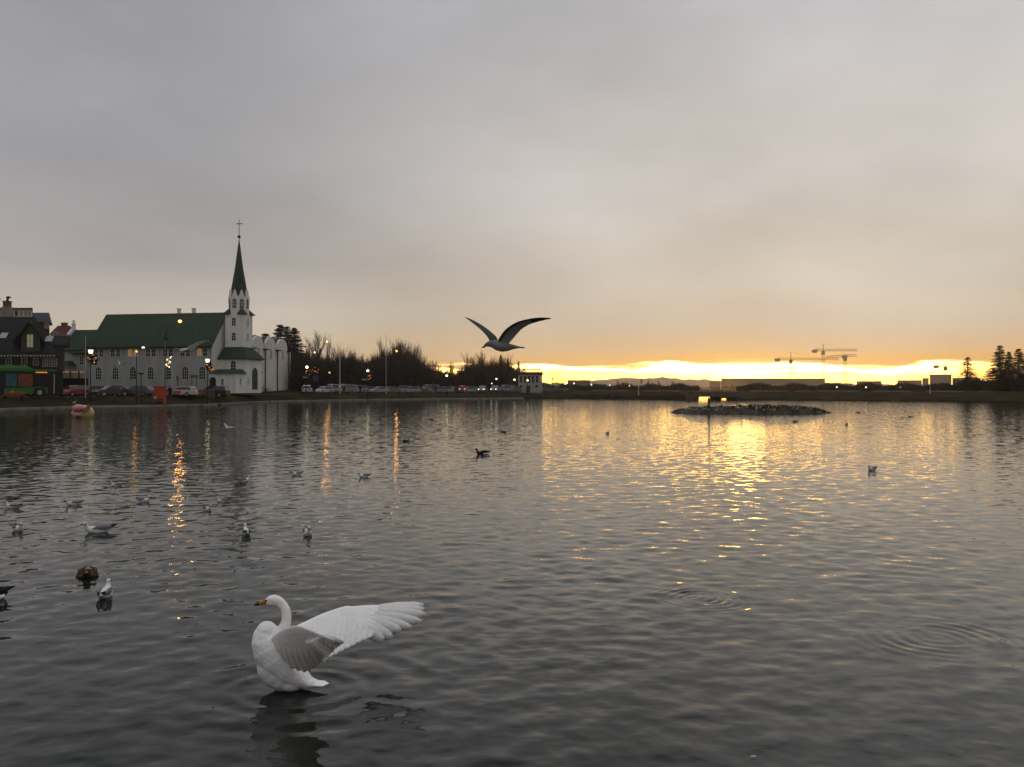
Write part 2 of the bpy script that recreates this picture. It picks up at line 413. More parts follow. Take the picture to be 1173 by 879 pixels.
# far hills across the bay
m_hill = mat('far_hill', (.20, .13, .10), 1.0, .15, .002)
b = MB(); hp = np.linspace(560, 1250, 140)
def hill_y(p):
    base = np.interp(p, [560, 650, 690, 720, 760, 800, 830, 900, 1000, 1250], [441, 438, 434.5, 433.2, 432.8, 434.8, 436.5, 438, 440, 441])
    return base + .7 * math.sin(p * .13) + .45 * math.sin(p * .41 + 1) + .35 * math.sin(p * .9)
for p in hp:
    top_ = P(p, hill_y(p), 2400)
    b.v += [(X(p, 2000), 2000, 0), (X(p, 2200), 2200, top_.z * .55), tuple(top_), (X(p, 2750), 2750, 0)]
for i in range(len(hp) - 1):
    for j in range(3): b.f.append((4 * i + j, 4 * i + 4 + j, 4 * i + 5 + j, 4 * i + 1 + j)); b.m.append(0)
tag(b.build('hills', m_hill, smooth=True), kind='structure')
# ------------------------------------------------------------------ building materials
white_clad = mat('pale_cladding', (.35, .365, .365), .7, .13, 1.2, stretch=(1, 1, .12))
white_front = mat('front_lit_white', (.66, .67, .66), .7, .11, 1.2, stretch=(1, 1, .12))  # paler than the nave: stronger light on the front put into the colour
white_trim = mat('white_paint', (.70, .70, .68), .6, .05, 2)
green_roof = mat('green_roof_sheet', (.019, .040, .025), .65, .22, .7, stretch=(2.5, 1, .25))
green_door = mat('green_door_paint', (.03, .065, .035), .5, .1, 2)
glass = mat('window_glass', (.010, .011, .012), .22, 0, spec=.15)
dark_trim = mat('dark_gutter', (.02, .025, .022), .6, .1, 2)
louvre = mat('grey_louvre', (.34, .34, .31), .7, .1, 3)
black_wood = mat('tarred_boards', (.026, .025, .022), .75, .25, 1.2, stretch=(.3, .3, 3))
dark_slate = mat('dark_slate', (.012, .0125, .0125), .75, .3, .9)
brick = mat('brick', (.16, .07, .045), .85, .3, 5)
iron = mat('dark_iron', (.015, .015, .016), .5, .1, 3)
warm_glow = mat('lit_room', (.3, .2, .1), .5, 0, emit=(1, .55, .16), es=.17)
pale_glow = mat('pale_lit_pane', (.3, .3, .2), .3, .0, emit=(.95, .95, .55), es=.10)
concrete = mat('concrete', (.22, .21, .19), .85, .15, .6)

def arch(w, h, rise, n=8, cx=0.0, z0=0.0):           # outline of a pointed-round arched opening
    pts = [(cx - w / 2, z0), (cx + w / 2, z0)]
    for i in range(n + 1):
        a = math.pi * i / n; pts.append((cx + w / 2 * math.cos(a), z0 + h - rise + rise * math.sin(a)))
    return pts
def wall_frame(parent, face, at):                    # returns a function placing local (u along wall, out, z) boxes for a wall facing -y or +x
    pass
def window(parent, u, z, w, h, face, at, rise=None, lit=None, name='window', frame_m=None, nx=2, nz=3, proud=.05):
    """A framed window on a wall. face '-y': the wall is the plane y=at; face '+x': the plane x=at. rise>0 gives an arched head."""
    fm = frame_m or white_trim
    gb = MB(); fb = MB(); ax = 'y' if face == '-y' else 'x'; sg = -1 if face == '-y' else 1
    r = .0 if rise is None else rise
    outer = arch(w + .11, h + .09, r + .055 if r else 0.0001, cx=u, z0=z - .05) if r else [(u - w / 2 - .08, z - .06), (u + w / 2 + .08, z - .06), (u + w / 2 + .08, z + h + .08), (u - w / 2 - .08, z + h + .08)]
    inner = arch(w, h, r, cx=u, z0=z) if r else [(u - w / 2, z), (u + w / 2, z), (u + w / 2, z + h), (u - w / 2, z + h)]
    a0, a1 = sorted((at, at + sg * proud)); g0, g1 = sorted((at + sg * proud * .2, at + sg * proud * .55))
    gb.prism(inner, g0, g1, ax)
    n = len(inner)                                    # ring frame
    put = (lambda q, t: (q[0], t, q[1])) if ax == 'y' else (lambda q, t: (t, q[0], q[1]))
    vs = [put(q, t) for t in (a0, a1) for ring in (outer, inner) for q in ring]; fs = []
    for i in range(n):
        j = (i + 1) % n
        fs += [(i, j, n + j, n + i), (2 * n + i, 2 * n + j, 3 * n + j, 3 * n + i), (i, j, 2 * n + j, 2 * n + i), (n + i, n + j, 3 * n + j, 3 * n + i)]
    fb.add(vs, fs)
    b0, b1 = sorted((at + sg * proud * .6, at + sg * proud * .95)); bw = .022
    def bar(u0, u1, z0, z1):
        if ax == 'y': fb.box(u0, u1, b0, b1, z0, z1)
        else: fb.box(b0, b1, u0, u1, z0, z1)
    for i in range(1, nx): q = u - w / 2 + w * i / nx; bar(q - bw, q + bw, z, z + h - r * .15)
    for i in range(1, nz): q = z + (h - r * .3) * i / nz; bar(u - w / 2, u + w / 2, q - bw, q + bw)
    o = gb.build(name, lit or glass, parent)
    fb.build('frame', fm, o)
    return o
def gable_roof(u0, u1, v0, v1, ze, zr, over=.3, th=.16):
    b = MB(); vm = (v0 + v1) / 2; k = (zr - ze) / (vm - v0)
    prof = [(v0 - over, ze - over * k), (vm, zr), (v1 + over, ze - over * k), (v1 + over, ze - over * k + th * 1.3), (vm, zr + th * 1.3), (v0 - over, ze - over * k + th * 1.3)]
    vs = [(u0, y, z) for y, z in prof] + [(u1, y, z) for y, z in prof]
    b.add(vs, [(0, 1, 4, 5), (1, 2, 3, 4), (6, 11, 10, 7), (7, 10, 9, 8)] + [(i, (i + 1) % 6, 6 + (i + 1) % 6, 6 + i) for i in range(6)])
    return b

# ------------------------------------------------------------------ the church
CO = Vector((X(258.8, 140), 140, 2.2))
ch = thing('church', 'white clad church with long green roof and pointed green spire topped by a cross', 'church', CO, R(-10))
NE, NR, NL, NV = 7.4, 12.95, -22.5, 4.65
b = MB(); b.prism([(-NV, -.6), (NV, -.6), (NV, NE), (0, NR), (-NV, NE)], NL, 0, 'x')
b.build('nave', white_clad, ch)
b = MB(); b.prism([(-NV + .02, -.3), (NV - .02, -.3), (NV - .02, NE), (0, NR - .05), (-NV + .02, NE)], .004, .06, 'x'); b.build('nave_front', white_front, ch)  # paler skin over the gable, its colour carrying the light on this end
rf = gable_roof(NL - .25, .28, -NV, NV, NE, NR, .35).build('nave_roof', green_roof, ch)
b = MB()
for k in (-1,): b.box(NL - .2, .25, -NV - .52, -NV - .36, NE - .50, NE - .28)
b.build('gutter', dark_trim, ch)
for u in (-9.0, -6.2):
    b = MB(); b.tube([(u, .35, NR - .2), (u, .35, NR + .95)], .33, 10); b.tube([(u, .35, NR + .95), (u, .35, NR + 1.05)], .42, 10)
    b.build('chimney', white_trim, rf)
def upx(px, v, lo=-40, hi=10):                        # church-local u whose point at depth offset v shows in photo column px
    c, s = math.cos(R(10)), math.sin(R(10))
    for _ in range(50):
        m_ = (lo + hi) / 2
        x = CO.x + m_ * c + v * s; y = CO.y - m_ * s + v * c
        if CX + F * x / y < px: lo = m_
        else: hi = m_
    return lo
up = [113, 132.4, 152.3, 172.7, 192.5, 212.5, 231.8]
for i, px in enumerate(up):
    u = upx(px, -NV)
    window(ch, u, 1.75, 1.12, 2.05, '-y', -NV, rise=.62, nx=3, nz=4)
    for k, off in enumerate((-3.2, 3.2)):
        uu = upx(px + off, -NV)
        lit = warm_glow if (i, k) in ((2, 0), (2, 1), (6, 0)) else None
        window(ch, uu, 5.55, .74, 1.28, '-y', -NV, rise=.36, nx=2, nz=2, lit=lit)
# chancel annex with its pale curved parapet
AL, AV, AE, AR = -29.0, 3.3, 6.9, 10.3
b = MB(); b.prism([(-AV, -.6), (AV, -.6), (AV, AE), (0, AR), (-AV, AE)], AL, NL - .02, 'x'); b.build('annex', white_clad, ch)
gable_roof(AL + .1, NL - .27, -AV, AV, AE, AR, .3).build('annex_roof', green_roof, ch)
b = MB()
cur = [(-AV - .25, AE - .9), (-AV - .25, AE + .2), (-AV + .3, AE + 1.0), (-1.6, AR - .75), (-.55, AR + .35), (.55, AR + .35), (1.6, AR - .75), (AV - .3, AE + 1.0), (AV + .25, AE + .2), (AV + .25, AE - .9)]
b.prism(cur, AL - .35, AL + .08, 'x'); b.build('parapet', white_trim, ch)
b = MB(); b.box(AL - .35, AL + .05, -.28, .28, AR + .35, AR + .95); b.ball((AL - .15, 0, AR + 1.25), .24, .5, .42); b.ball((AL - .15, 0, AR + 1.78), .2, .26, .26)
b.build('finial', white_trim, ch)
window(ch, upx(93.5, -AV), 4.3, .7, 1.5, '-y', -AV, rise=.35, nx=2, nz=3)
b = MB(); b.box(AL + 2.2, AL + 6.0, -AV - .9, -AV - .005, 6.1, 6.32); b.build('canopy', dark_trim, ch)
b = MB(); b.frustum(AL - .3, AL + 3.0, -AV - 2.2, -AV - .005, 4.0, AL + .4, AL + 2.3, -AV - 1.2, -AV - .005, 4.9); b.build('side_porch_roof', green_roof, ch)
b = MB(); b.box(AL, AL + 2.7, -AV - 1.9, -AV - .01, -.5, 4.0); b.build('side_porch', white_clad, ch)
b = MB(); b.prism(arch(1.3, 2.9, .65, cx=AL + 1.3, z0=.5), -AV - 1.96, -AV - 1.9, 'y'); b.build('side_door', dark_trim, ch)
# entrance block, skirt roof, porch
LB, LV, LZ = 5.1, 2.8, 5.15
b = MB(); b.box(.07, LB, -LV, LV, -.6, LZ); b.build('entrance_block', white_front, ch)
TU0, TU1, TV, TZ = .75, 4.0, 1.62, 12.8
b = MB(); b.box(.2, LB + .4, -LV - .38, LV + .38, LZ - .1, LZ + .06); b.frustum(.2, LB + .4, -LV - .38, LV + .38, LZ + .06, TU0 - .2, TU1 + .02, -TV - .02, TV + .02, 7.15)
b.build('skirt_roof', green_roof, ch)
b = MB(); b.box(.45, LB, -6.0, -LV - .01, -.6, 2.6); b.build('porch', white_front, ch)
b = MB(); b.frustum(.2, LB + .25, -6.25, -LV - .01, 2.6, .9, LB - .5, -4.2, -LV - .01, 3.35); b.build('porch_roof', green_roof, ch)
b = MB(); b.prism(arch(1.1, 2.15, .55, cx=1.05, z0=-.1), -6.05, -6.0, 'y'); b.build('porch_door', dark_trim, ch)
window(ch, 2.75, .75, .42, 1.0, '-y', -6.0, nx=2, nz=2)
window(ch, -4.6, .8, .4, 1.0, '+x', LB, nx=2, nz=2)
window(ch, 2.9, 3.15, .85, 1.65, '-y', -LV, rise=.42, nx=2, nz=3)
dr = MB(); dr.prism(arch(1.85, 3.7, .92, cx=.35, z0=0), LB + .01, LB + .07, 'x'); do = dr.build('door', green_door, ch)
b = MB(); b.box(LB + .07, LB + .1, .31, .39, 0, 3.6); b.build('door_post', dark_trim, do)
window(ch, -1.9, .9, .38, 1.1, '+x', LB, nx=1, nz=2, lit=louvre)
# tower
b = MB(); b.box(TU0, TU1, -TV, TV, 5.2, TZ); b.build('tower', white_front, ch)
tc_ = (TU0 + TU1) / 2
for z in (8.25, 10.75):
    window(ch, tc_ - .05, z, .68, 1.35, '-y', -TV, rise=.34, nx=2, nz=3)
    window(ch, 0, z, .62, 1.3, '+x', TU1, rise=.31, nx=1, nz=3, lit=louvre)
# broaches at the tower's corners
for a, c in ((TU0, -TV), (TU1, -TV), (TU0, TV), (TU1, TV)):
    sx = 1 if a > tc_ else -1; sy = 1 if c > 0 else -1
    b = MB(); cx_, cy_ = a - sx * .32, c - sy * .32
    b.frustum(cx_ - .62, cx_ + .62, cy_ - .62, cy_ + .62, TZ + .0, cx_ - .34 - sx * .1, cx_ + .34 - sx * .1, cy_ - .34 - sy * .1, cy_ + .34 - sy * .1, TZ + .45)
    b.frustum(cx_ - .34 - sx * .1, cx_ + .34 - sx * .1, cy_ - .34 - sy * .1, cy_ + .34 - sy * .1, TZ + .45, cx_ - .05 - sx * .25, cx_ + .05 - sx * .25, cy_ - .05 - sy * .25, cy_ + .05 - sy * .25, TZ + 1.0)
    b.box(cx_ - .66, cx_ + .66, cy_ - .66, cy_ + .66, TZ - .14, TZ - .004)
    b.build('corner_cap', green_roof, ch)
b = MB(); ap = 1.55; oc = [(tc_ + ap / math.cos(R(22.5)) * math.cos(R(22.5 + 45 * k)), ap / math.cos(R(22.5)) * math.sin(R(22.5 + 45 * k))) for k in range(8)]
b.prism(oc, TZ - .002, 15.26, 'z')
hw = ap * math.tan(R(22.5))
for k in range(8):                                   # a gablet over every face
    a = R(45 * k); n_v = Vector((math.cos(a), math.sin(a), 0)); t_v = Vector((-math.sin(a), math.cos(a), 0)); c0 = Vector((tc_, 0, 0))
    for o_, dpt in ((ap + .03, 0), ):
        p1 = c0 + n_v * o_ - t_v * hw + Vector((0, 0, 15.25)); p2 = c0 + n_v * o_ + t_v * hw + Vector((0, 0, 15.25)); p3 = c0 + n_v * o_ + Vector((0, 0, 16.9))
        q1, q2, q3 = [v_ - n_v * .7 for v_ in (p1, p2, p3)]
        b.add([p1, p2, p3, q1, q2, q3], [(0, 1, 2), (3, 5, 4), (0, 2, 5, 3), (1, 4, 5, 2), (0, 3, 4, 1)])
b.build('belfry', white_front, ch)
for k in range(8):
    a = R(45 * k); n_v = Vector((math.cos(a), math.sin(a), 0)); t_v = Vector((-math.sin(a), math.cos(a), 0)); c0 = Vector((tc_, 0, 0)) + n_v * (ap + .034)
    ol = arch(.62, 1.55, .5, z0=13.75)
    b = MB(); b.add([c0 + t_v * q[0] + Vector((0, 0, q[1])) for q in ol] + [c0 + n_v * .04 + t_v * q[0] + Vector((0, 0, q[1])) for q in ol],
                    [tuple(range(len(ol))), tuple(range(len(ol), 2 * len(ol)))] + [(i, (i + 1) % len(ol), len(ol) + (i + 1) % len(ol), len(ol) + i) for i in range(len(ol))])
    wo_ = b.build('belfry_window', dark_trim, ch)
    b = MB(); 
    for zz_ in (14.2, 14.65): b.add([c0 + n_v * e + t_v * x_ + Vector((0, 0, z_)) for e in (.042, .075) for z_ in (zz_, zz_ + .07) for x_ in (-.3, .3)],
          [(0, 2, 3, 1), (4, 5, 7, 6), (0, 1, 5, 4), (2, 6, 7, 3), (0, 4, 6, 2), (1, 3, 7, 5)])
    b.add([c0 + n_v * e + t_v * x_ + Vector((0, 0, z_)) for e in (.08, .1) for z_ in (13.8, 15.1) for x_ in (-.035, .035)],
          [(0, 2, 3, 1), (4, 5, 7, 6), (0, 1, 5, 4), (2, 6, 7, 3), (0, 4, 6, 2), (1, 3, 7, 5)])
    b.build('tracery', white_trim, wo_)
b = MB(); vs = []; SB, ST = 15.75, 25.5
for z, r_ in ((15.27, 1.64), (16.5, 1.38), (20.5, .70), (ST, .06)):
    vs += [(tc_ + r_ * math.cos(R(22.5 + 45 * k)), r_ * math.sin(R(22.5 + 45 * k)), z) for k in range(8)]
b.add(vs, [(j * 8 + k, j * 8 + (k + 1) % 8, j * 8 + 8 + (k + 1) % 8, j * 8 + 8 + k) for j in range(3) for k in range(8)] + [tuple(range(8)), tuple(range(24, 32))])
b.build('spire', green_roof, ch)
for k in range(8):
    a = R(22.5 + 45 * k); b = MB(); x_, y_ = tc_ + 1.66 * math.cos(a), 1.66 * math.sin(a)
    b.tube([(x_, y_, 14.6), (x_, y_, 15.5), (x_, y_, 15.9)], [.09, .09, .02], 6); b.build('pinnacle', white_front, ch)
b = MB(); b.tube([(tc_, 0, ST - .3), (tc_, 0, 28.9)], .055, 6); b.ball((tc_, 0, ST + .5), .28)
b.box(tc_ - .58, tc_ + .58, -.05, .05, 28.15, 28.27)
b.build('cross', iron, ch)
b = MB(); b.tube([(upx(166, -5), -NV - .03, 7.0), (upx(166, -5), -NV - .75, 7.05)], .04, 5); fl = b.build('lamp_bracket', iron, ch)
b = MB(); b.ball((upx(166, -5), -NV - .85, 7.0), .26, .2, .14); b.build('floodlight', mat('flood_glow', (.8, .8, .7), .4, 0, emit=(1, .98, .88), es=2.0), ch)

# ------------------------------------------------------------------ the white barrel-roofed gallery behind the church
gc, gs = math.cos(R(10)), math.sin(R(10))
gx, gy = X(288, 160), 160.0
ga = thing('gallery_building', 'tall white building with three arched gables and dark downpipes right of the church', 'building', (gx, gy, 1.9), R(-10))
gw = mat('gallery_render', (.60, .59, .55), .8, .06, .5)
GA = 5.35; GH, GT = 8.35, 10.9
b = MB(); prof = [(-.6, -.5), (-.6, GH)]
for k in range(3):
    c_ = .2 + GA * (k + .5)
    prof += [(c_ - GA * .42 * math.cos(math.pi * i / 12), GH + (GT - GH) * math.sin(math.pi * i / 12) ** .85) for i in range(13)]
prof += [(GA * 3 + 1.4, GH), (GA * 3 + 1.4, -.5)]
b.prism(prof, -.6, 0, 'x'); b.build('front_wall', gw, ga)
b = MB(); b.box(-20, -.61, -.6, GA * 3 + 1.4, -.5, GH); b.build('wall', gw, ga)
lead = mat('lead_roof', (.05, .045, .042), .5, .2, .6)
for k in range(3):
    c_ = .2 + GA * (k + .5); b = MB()
    b.prism([(c_ - GA * .5 * math.cos(math.pi * i / 12), GH + .05 + (GT + .12 - GH) * math.sin(math.pi * i / 12) ** .85) for i in range(13)], -20, -.65, 'x')
    b.build('barrel_roof', lead, ga, smooth=True)
    window(ga, c_, 6.6, .62, 1.9, '+x', 0.0, nx=1, nz=3, lit=louvre, frame_m=louvre, rise=.3)
for k in range(4):
    c_ = .2 + GA * k if k < 3 else .2 + GA * 3
    b = MB(); b.box(.0, .7, c_ - .75, c_ + .75, GH - .1, GH + .12); b.build('gutter', dark_trim, ga)
    if k:
        b = MB(); b.tube([(.16, c_, -.2), (.16, c_, GH)], .11, 6); b.build('downpipe', dark_trim, ga)
b = MB(); b.box(.005, 1.1, -.3, 2.4, 3.5, 3.75); b.build('canopy', dark_trim, ga)
window(ga, 1.0, 1.4, .9, 1.4, '+x', 0.0, nx=2, nz=2)

def slab(b, p0, p1, d0, d1, z0, z1, q0=None, q1=None, m=0):
    q0 = p0 if q0 is None else q0; q1 = p1 if q1 is None else q1
    b.add([(X(p, d), d, z) for z in (z0, z1) for d, pp in ((d0, (p0, p1)), (d1, (q0, q1))) for p in pp],
          [(0, 2, 3, 1), (4, 5, 7, 6), (0, 1, 5, 4), (2, 6, 7, 3), (0, 4, 6, 2), (1, 3, 7, 5)], m)
# ------------------------------------------------------------------ the black timber house and the roofs behind it
bh = thing('timber_house', 'black timber house with dark slate roof and a lit dormer window behind the green bus', 'house', (0, 0, 0))
D0 = 112.0; HZ = gz(30, D0)
def hx(px, d=D0): return X(px, d)
def hzz(py, d=D0): return CAMH + (HY - py) / F * d
b = MB(); slab(b, -60, 65, D0, D0 + 10, HZ - .3, hzz(406), -60, 66.5); b.build('wall', black_wood, bh)
b = MB(); ze, zr = hzz(406) + .02, hzz(363, D0 + 5)
x0, x1 = hx(-62), hx(68.5)
x1 = hx(67.5); x2 = X(67.5, D0 + 10.6); x3 = X(-62, D0 + 10.6)
b.add([(x0, D0 - .6, ze), (x1, D0 - .6, ze), (x2, D0 + 10.6, ze), (x3, D0 + 10.6, ze), (x0, D0 + 5, zr), (hx(40, D0 + 5), D0 + 5, zr),
       (x0, D0 - .6, ze - .2), (x1, D0 - .6, ze - .2), (x2, D0 + 10.6, ze - .2), (x3, D0 + 10.6, ze - .2)],
      [(0, 1, 5, 4), (1, 2, 5), (2, 3, 4, 5), (0, 4, 3), (6, 9, 8, 7), (0, 6, 7, 1), (1, 7, 8, 2), (2, 8, 9, 3), (3, 9, 6, 0)])
rf = b.build('roof', dark_slate, bh)
k_ = (zr - ze) / 5.6
def on_roof(px, y):                                  # point on the front slope in column px at row y
    for d in np.linspace(D0 - .6, D0 + 5, 200):
        z = ze + (d + .6 - D0) * k_
        if hzz(y, d) <= z: return Vector((X(px, d), d, z))
    return Vector((X(px, D0 + 5), D0 + 5, zr))
for px, py in ((5.5, 385), (57.5, 389)):
    c_ = on_roof(px, py); b = MB(); s_ = .42; e = Vector((0, 1, k_)).normalized(); u_ = Vector((1, 0, 0)); nn = u_.cross(e)
    b.add([c_ + u_ * a * s_ + e * c * .55 + nn * h_ for h_ in (.02, .12) for a, c in ((-1.3, -1), (1, -1), (.7, 1), (-1.6, 1))],
          [(0, 3, 2, 1), (4, 5, 6, 7), (0, 1, 5, 4), (1, 2, 6, 5), (2, 3, 7, 6), (3, 0, 4, 7)])
    b.build('skylight', mat('pale_glass', (.32, .33, .35), .25, 0), rf)
dm = MB(); xd0, xd1, xdc = hx(25.5), hx(47), hx(36.5); zpk = hzz(371)
dm.add([(xd0, D0 - .25, ze - .3), (xd1, D0 - .25, ze - .3), (xd1, D0 - .25, hzz(383)), (xdc, D0 - .25, zpk), (xd0, D0 - .25, hzz(383)),
        *[(a * (D0 + 5) / D0 + .15, D0 + 5, z_) for a, z_ in ((xd0, ze - .3), (xd1, ze - .3), (xd1, hzz(383)), (xdc, zpk), (xd0, hzz(383)))]],
       [(0, 1, 2, 3, 4), (9, 8, 7, 6, 5), (0, 4, 9, 5), (1, 6, 7, 2), (0, 5, 6, 1), (2, 7, 8, 3), (3, 8, 9, 4)])
dmo = dm.build('dormer', mat('dormer_boards', (.06, .058, .045), .8, .15, 2), bh)
b = MB()
for s_, xe, xo in ((-1, xd0, hx(18)), (1, xd1, hx(54))):
    zo = hzz(391)
    kb = (D0 + 5) / D0
    b.add([(xo, D0 - .75, zo), (xdc, D0 - .75, zpk + .25), (xdc * kb, D0 + 5, zpk + .25), (xo * kb, D0 + 5, zo),
           (xo, D0 - .75, zo - .22), (xdc, D0 - .75, zpk + .02), (xdc * kb, D0 + 5, zpk + .02), (xo * kb, D0 + 5, zo - .22)],
          [(0, 1, 2, 3), (4, 7, 6, 5), (0, 4, 5, 1), (1, 5, 6, 2), (2, 6, 7, 3), (3, 7, 4, 0)])
b.build('dormer_roof', dark_slate, dmo)
window(bh, hx(35.7), hzz(398), hx(39.3) - hx(32.2), hzz(383.5) - hzz(398), '-y', D0 - .26, lit=pale_glow, nx=2, nz=2, frame_m=dark_trim)
# white scalloped eaves trim
b = MB(); n = 34
for i in range(n):
    a = hx(-60 + 127 * i / n); c_ = hx(-60 + 127 * (i + .55) / n); zt = ze - .21
    b.add([(a, D0 - .63, zt), (c_, D0 - .63, zt), ((a + c_) / 2, D0 - .63, zt - .32), (a, D0 - .60, zt), (c_, D0 - .60, zt), ((a + c_) / 2, D0 - .60, zt - .32)],
          [(0, 1, 2), (3, 5, 4), (0, 3, 4, 1), (1, 4, 5, 2), (2, 5, 3, 0)])
b.box(hx(-60), hx(67), D0 - .66, D0 - .605, ze - .22, ze - .15)
b.build('eaves_trim', louvre, bh)
for px in (10, 28, 41):
    window(bh, hx(px), hzz(418), .62, hzz(411) - hzz(418), '-y', D0, nx=2, nz=2, frame_m=louvre)
for px in (51.5, 57, 62.5):
    window(bh, hx(px), hzz(420), .56, hzz(410) - hzz(420), '-y', D0, nx=2, nz=3, rise=.25, frame_m=louvre, lit=mat('veranda_pane', (.08, .08, .075), .3, .1))
def shell(name, label, cat, d, px0, px1, pyt, wallm, dep=7.0, pyb=None):
    t_ = thing(name, label, cat, (0, 0, 0)); zb = gz((px0 + px1) / 2, d) - .5 if pyb is None else hzz(pyb, d)
    b = MB(); slab(b, px0, px1, d, d + dep, zb, hzz(pyt, d)); b.build('wall', wallm, t_); return t_
t1 = shell('flat_roofed_house', 'pale flat roofed house top showing above the black timber house', 'house', 140, -10, 36, 354.5, mat('cream_render', (.34, .33, .29), .8, .1, .5), 9)
b = MB(); slab(b, -11, 37.2, 139.6, 149.5, hzz(354.4, 140), hzz(353, 140)); b.build('roof', mat('brown_felt', (.07, .045, .035), .8, .1, 1), t1)
for px in (18.5, 24, 29.5, 34):
    window(t1, X(px, 140), hzz(362.5, 140), .55, hzz(356.5, 140) - hzz(362.5, 140), '-y', 140, nx=1, nz=1, lit=None if px < 22 else mat('pale_pane', (.25, .24, .19), .3, .1))
cs = thing('chimney_stack', 'brick chimney stack with a dark pot rising left of the flat roofed house', 'chimney', (X(8, 120), 120, hzz(366, 120)))
z0 = 0; b = MB(); b.box(-.6, .6, -.5, .5, -.4, hzz(352, 120) - hzz(366, 120)); b.build('base', concrete, cs)
za = hzz(352, 120) - hzz(366, 120); zb_ = hzz(346, 120) - hzz(366, 120); zc_ = hzz(340, 120) - hzz(366, 120)
b = MB(); b.box(-.4, .4, -.4, .4, za, zb_); b.box(-.48, .48, -.48, .48, zb_, zb_ + .12); b.build('stack', brick, cs)
b = MB(); b.tube([(0, 0, zb_ + .12), (.05, 0, zb_ + .45), (.12, 0, zc_ - .2)], [.2, .16, .14], 8); b.ball((.16, 0, zc_ - .1), .34, .3, .17); b.build('cowl', iron, cs)
t2 = shell('gabled_house', 'red brown gabled house with a dark blue roof behind the timber house', 'house', 150, 38, 56.5, 368.5, mat('red_boards', (.10, .035, .025), .8, .2, 1), 8)
b = MB(); d_ = 150; zA, zB = hzz(368.5, d_), hzz(358.3, d_ + 4)
b.add([(X(36, d_), d_ - .4, zA - .1), (X(58.8, d_), d_ - .4, zA - .1), (X(56, d_ + 4), d_ + 4, zB), (X(37, d_ + 4), d_ + 4, zB), (X(36, d_ + 8), d_ + 8.4, zA - .1), (X(58.8, d_ + 8), d_ + 8.4, zA - .1)],
      [(0, 1, 2, 3), (3, 2, 5, 4), (1, 5, 2), (0, 3, 4), (0, 4, 5, 1)]); b.build('roof', mat('blue_slate', (.025, .032, .048), .6, .15, 1), t2)
window(t2, X(53.5, 150), hzz(376, 150), .6, .95, '-y', 150, nx=1, nz=2, lit=mat('pale_pane', (.25, .24, .19), .3, .1))
t3 = shell('red_roofed_house', 'house with a rust red roof and brick chimney left of the church parapet', 'house', 165, 59, 86, 383, mat('grey_render', (.10, .10, .10), .8, .15, 1), 8)
b = MB(); d_ = 165; zA, zB = hzz(383, d_), hzz(373.2, d_ + 4)
b.add([(X(57.5, d_), d_ - .4, zA), (X(90, d_), d_ - .4, zA), (X(80, d_ + 4), d_ + 4, zB), (X(66, d_ + 4), d_ + 4, zB), (X(57.5, d_ + 8), d_ + 8.4, zA), (X(90, d_ + 8), d_ + 8.4, zA)],
      [(0, 1, 2, 3), (3, 2, 5, 4), (1, 5, 2), (0, 3, 4), (0, 4, 5, 1)]); rf3 = b.build('roof', mat('rust_roof', (.08, .026, .018), .8, .35, .8), t3)
b = MB(); xc_ = X(73.7, 168.6); b.box(xc_ - .5, xc_ + .5, 168.2, 169, zB - .6, hzz(369.7, 168.6)); b.build('chimney', brick, rf3)
window(t3, X(64.5, 165), hzz(381, 165) - .9, .7, .9, '-y', 164.58, nx=2, nz=2)
t4 = shell('grey_house', 'low grey house with a pale roof edge between the timber house and the church', 'house', 124, 56, 74, 392, mat('grey_boards', (.09, .09, .095), .8, .15, 1), 6)
b = MB(); d_ = 124; zA, zB = hzz(396, d_), hzz(384.5, d_ + 3)
b.add([(X(52, d_), d_ - .4, zA), (X(78, d_), d_ - .4, zA), (X(80, d_ + 3), d_ + 3, zB), (X(58, d_ + 3), d_ + 3, zB), (X(52, d_ + 6), d_ + 6.4, zA), (X(78, d_ + 6), d_ + 6.4, zA)],
      [(0, 1, 2, 3), (3, 2, 5, 4), (1, 5, 2), (0, 3, 4), (0, 4, 5, 1)]); rf4 = b.build('roof', dark_slate, t4)
b = MB(); b.box(X(58, d_ + 3), X(80, d_ + 3), d_ + 2.9, d_ + 3.1, zB + .01, zB + .16); b.build('ridge_flashing', louvre, rf4)
# terrace wall with a pale fence, right of the bus
tw = thing('terrace_wall', 'dark terrace wall carrying a pale boarded fence right of the bus', 'wall', (0, 0, 0))
d_ = 117
b = MB(); b.box(X(70, d_), X(99, d_), d_, d_ + .5, gz(85, d_) - .6, hzz(433.5, d_)); b.build('base', iron, tw)
b = MB(); b.box(X(70.5, d_), X(98, d_), d_ + .1, d_ + .2, hzz(433.4, d_), hzz(427, d_)); b.build('board_panel', mat('pale_boards', (.33, .29, .21), .7, .12, 2), tw)
for px in (70.5, 80.3, 90.2, 98):
    b = MB(); b.box(X(px, d_) - .07, X(px, d_) + .07, d_ + .02, d_ + .095, hzz(433.4, d_), hzz(425, d_)); b.build('fence_post', iron, tw)
b = MB()
for i in range(16):
    q = X(72 + 1.6 * i, d_); b.ball((q, d_ + .15, hzz(426.3, d_)), .06, nu=6, nv=4)
b.build('fairy_lights', mat('dim_bulbs', (.5, .3, .1), .5, 0, emit=(1, .5, .2), es=.5), tw)
gw_ = thing('garden_wall', 'low grey stone wall along the pavement in front of the church', 'wall', (0, 0, 0))
d_ = 121; b = MB(); b.box(X(104, d_), X(246, d_), d_, d_ + .35, gz(160, d_) - .4, hzz(447.2, d_)); b.build('stonework', mat('wall_stone', (.10, .10, .09), .85, .3, 1.5), gw_)
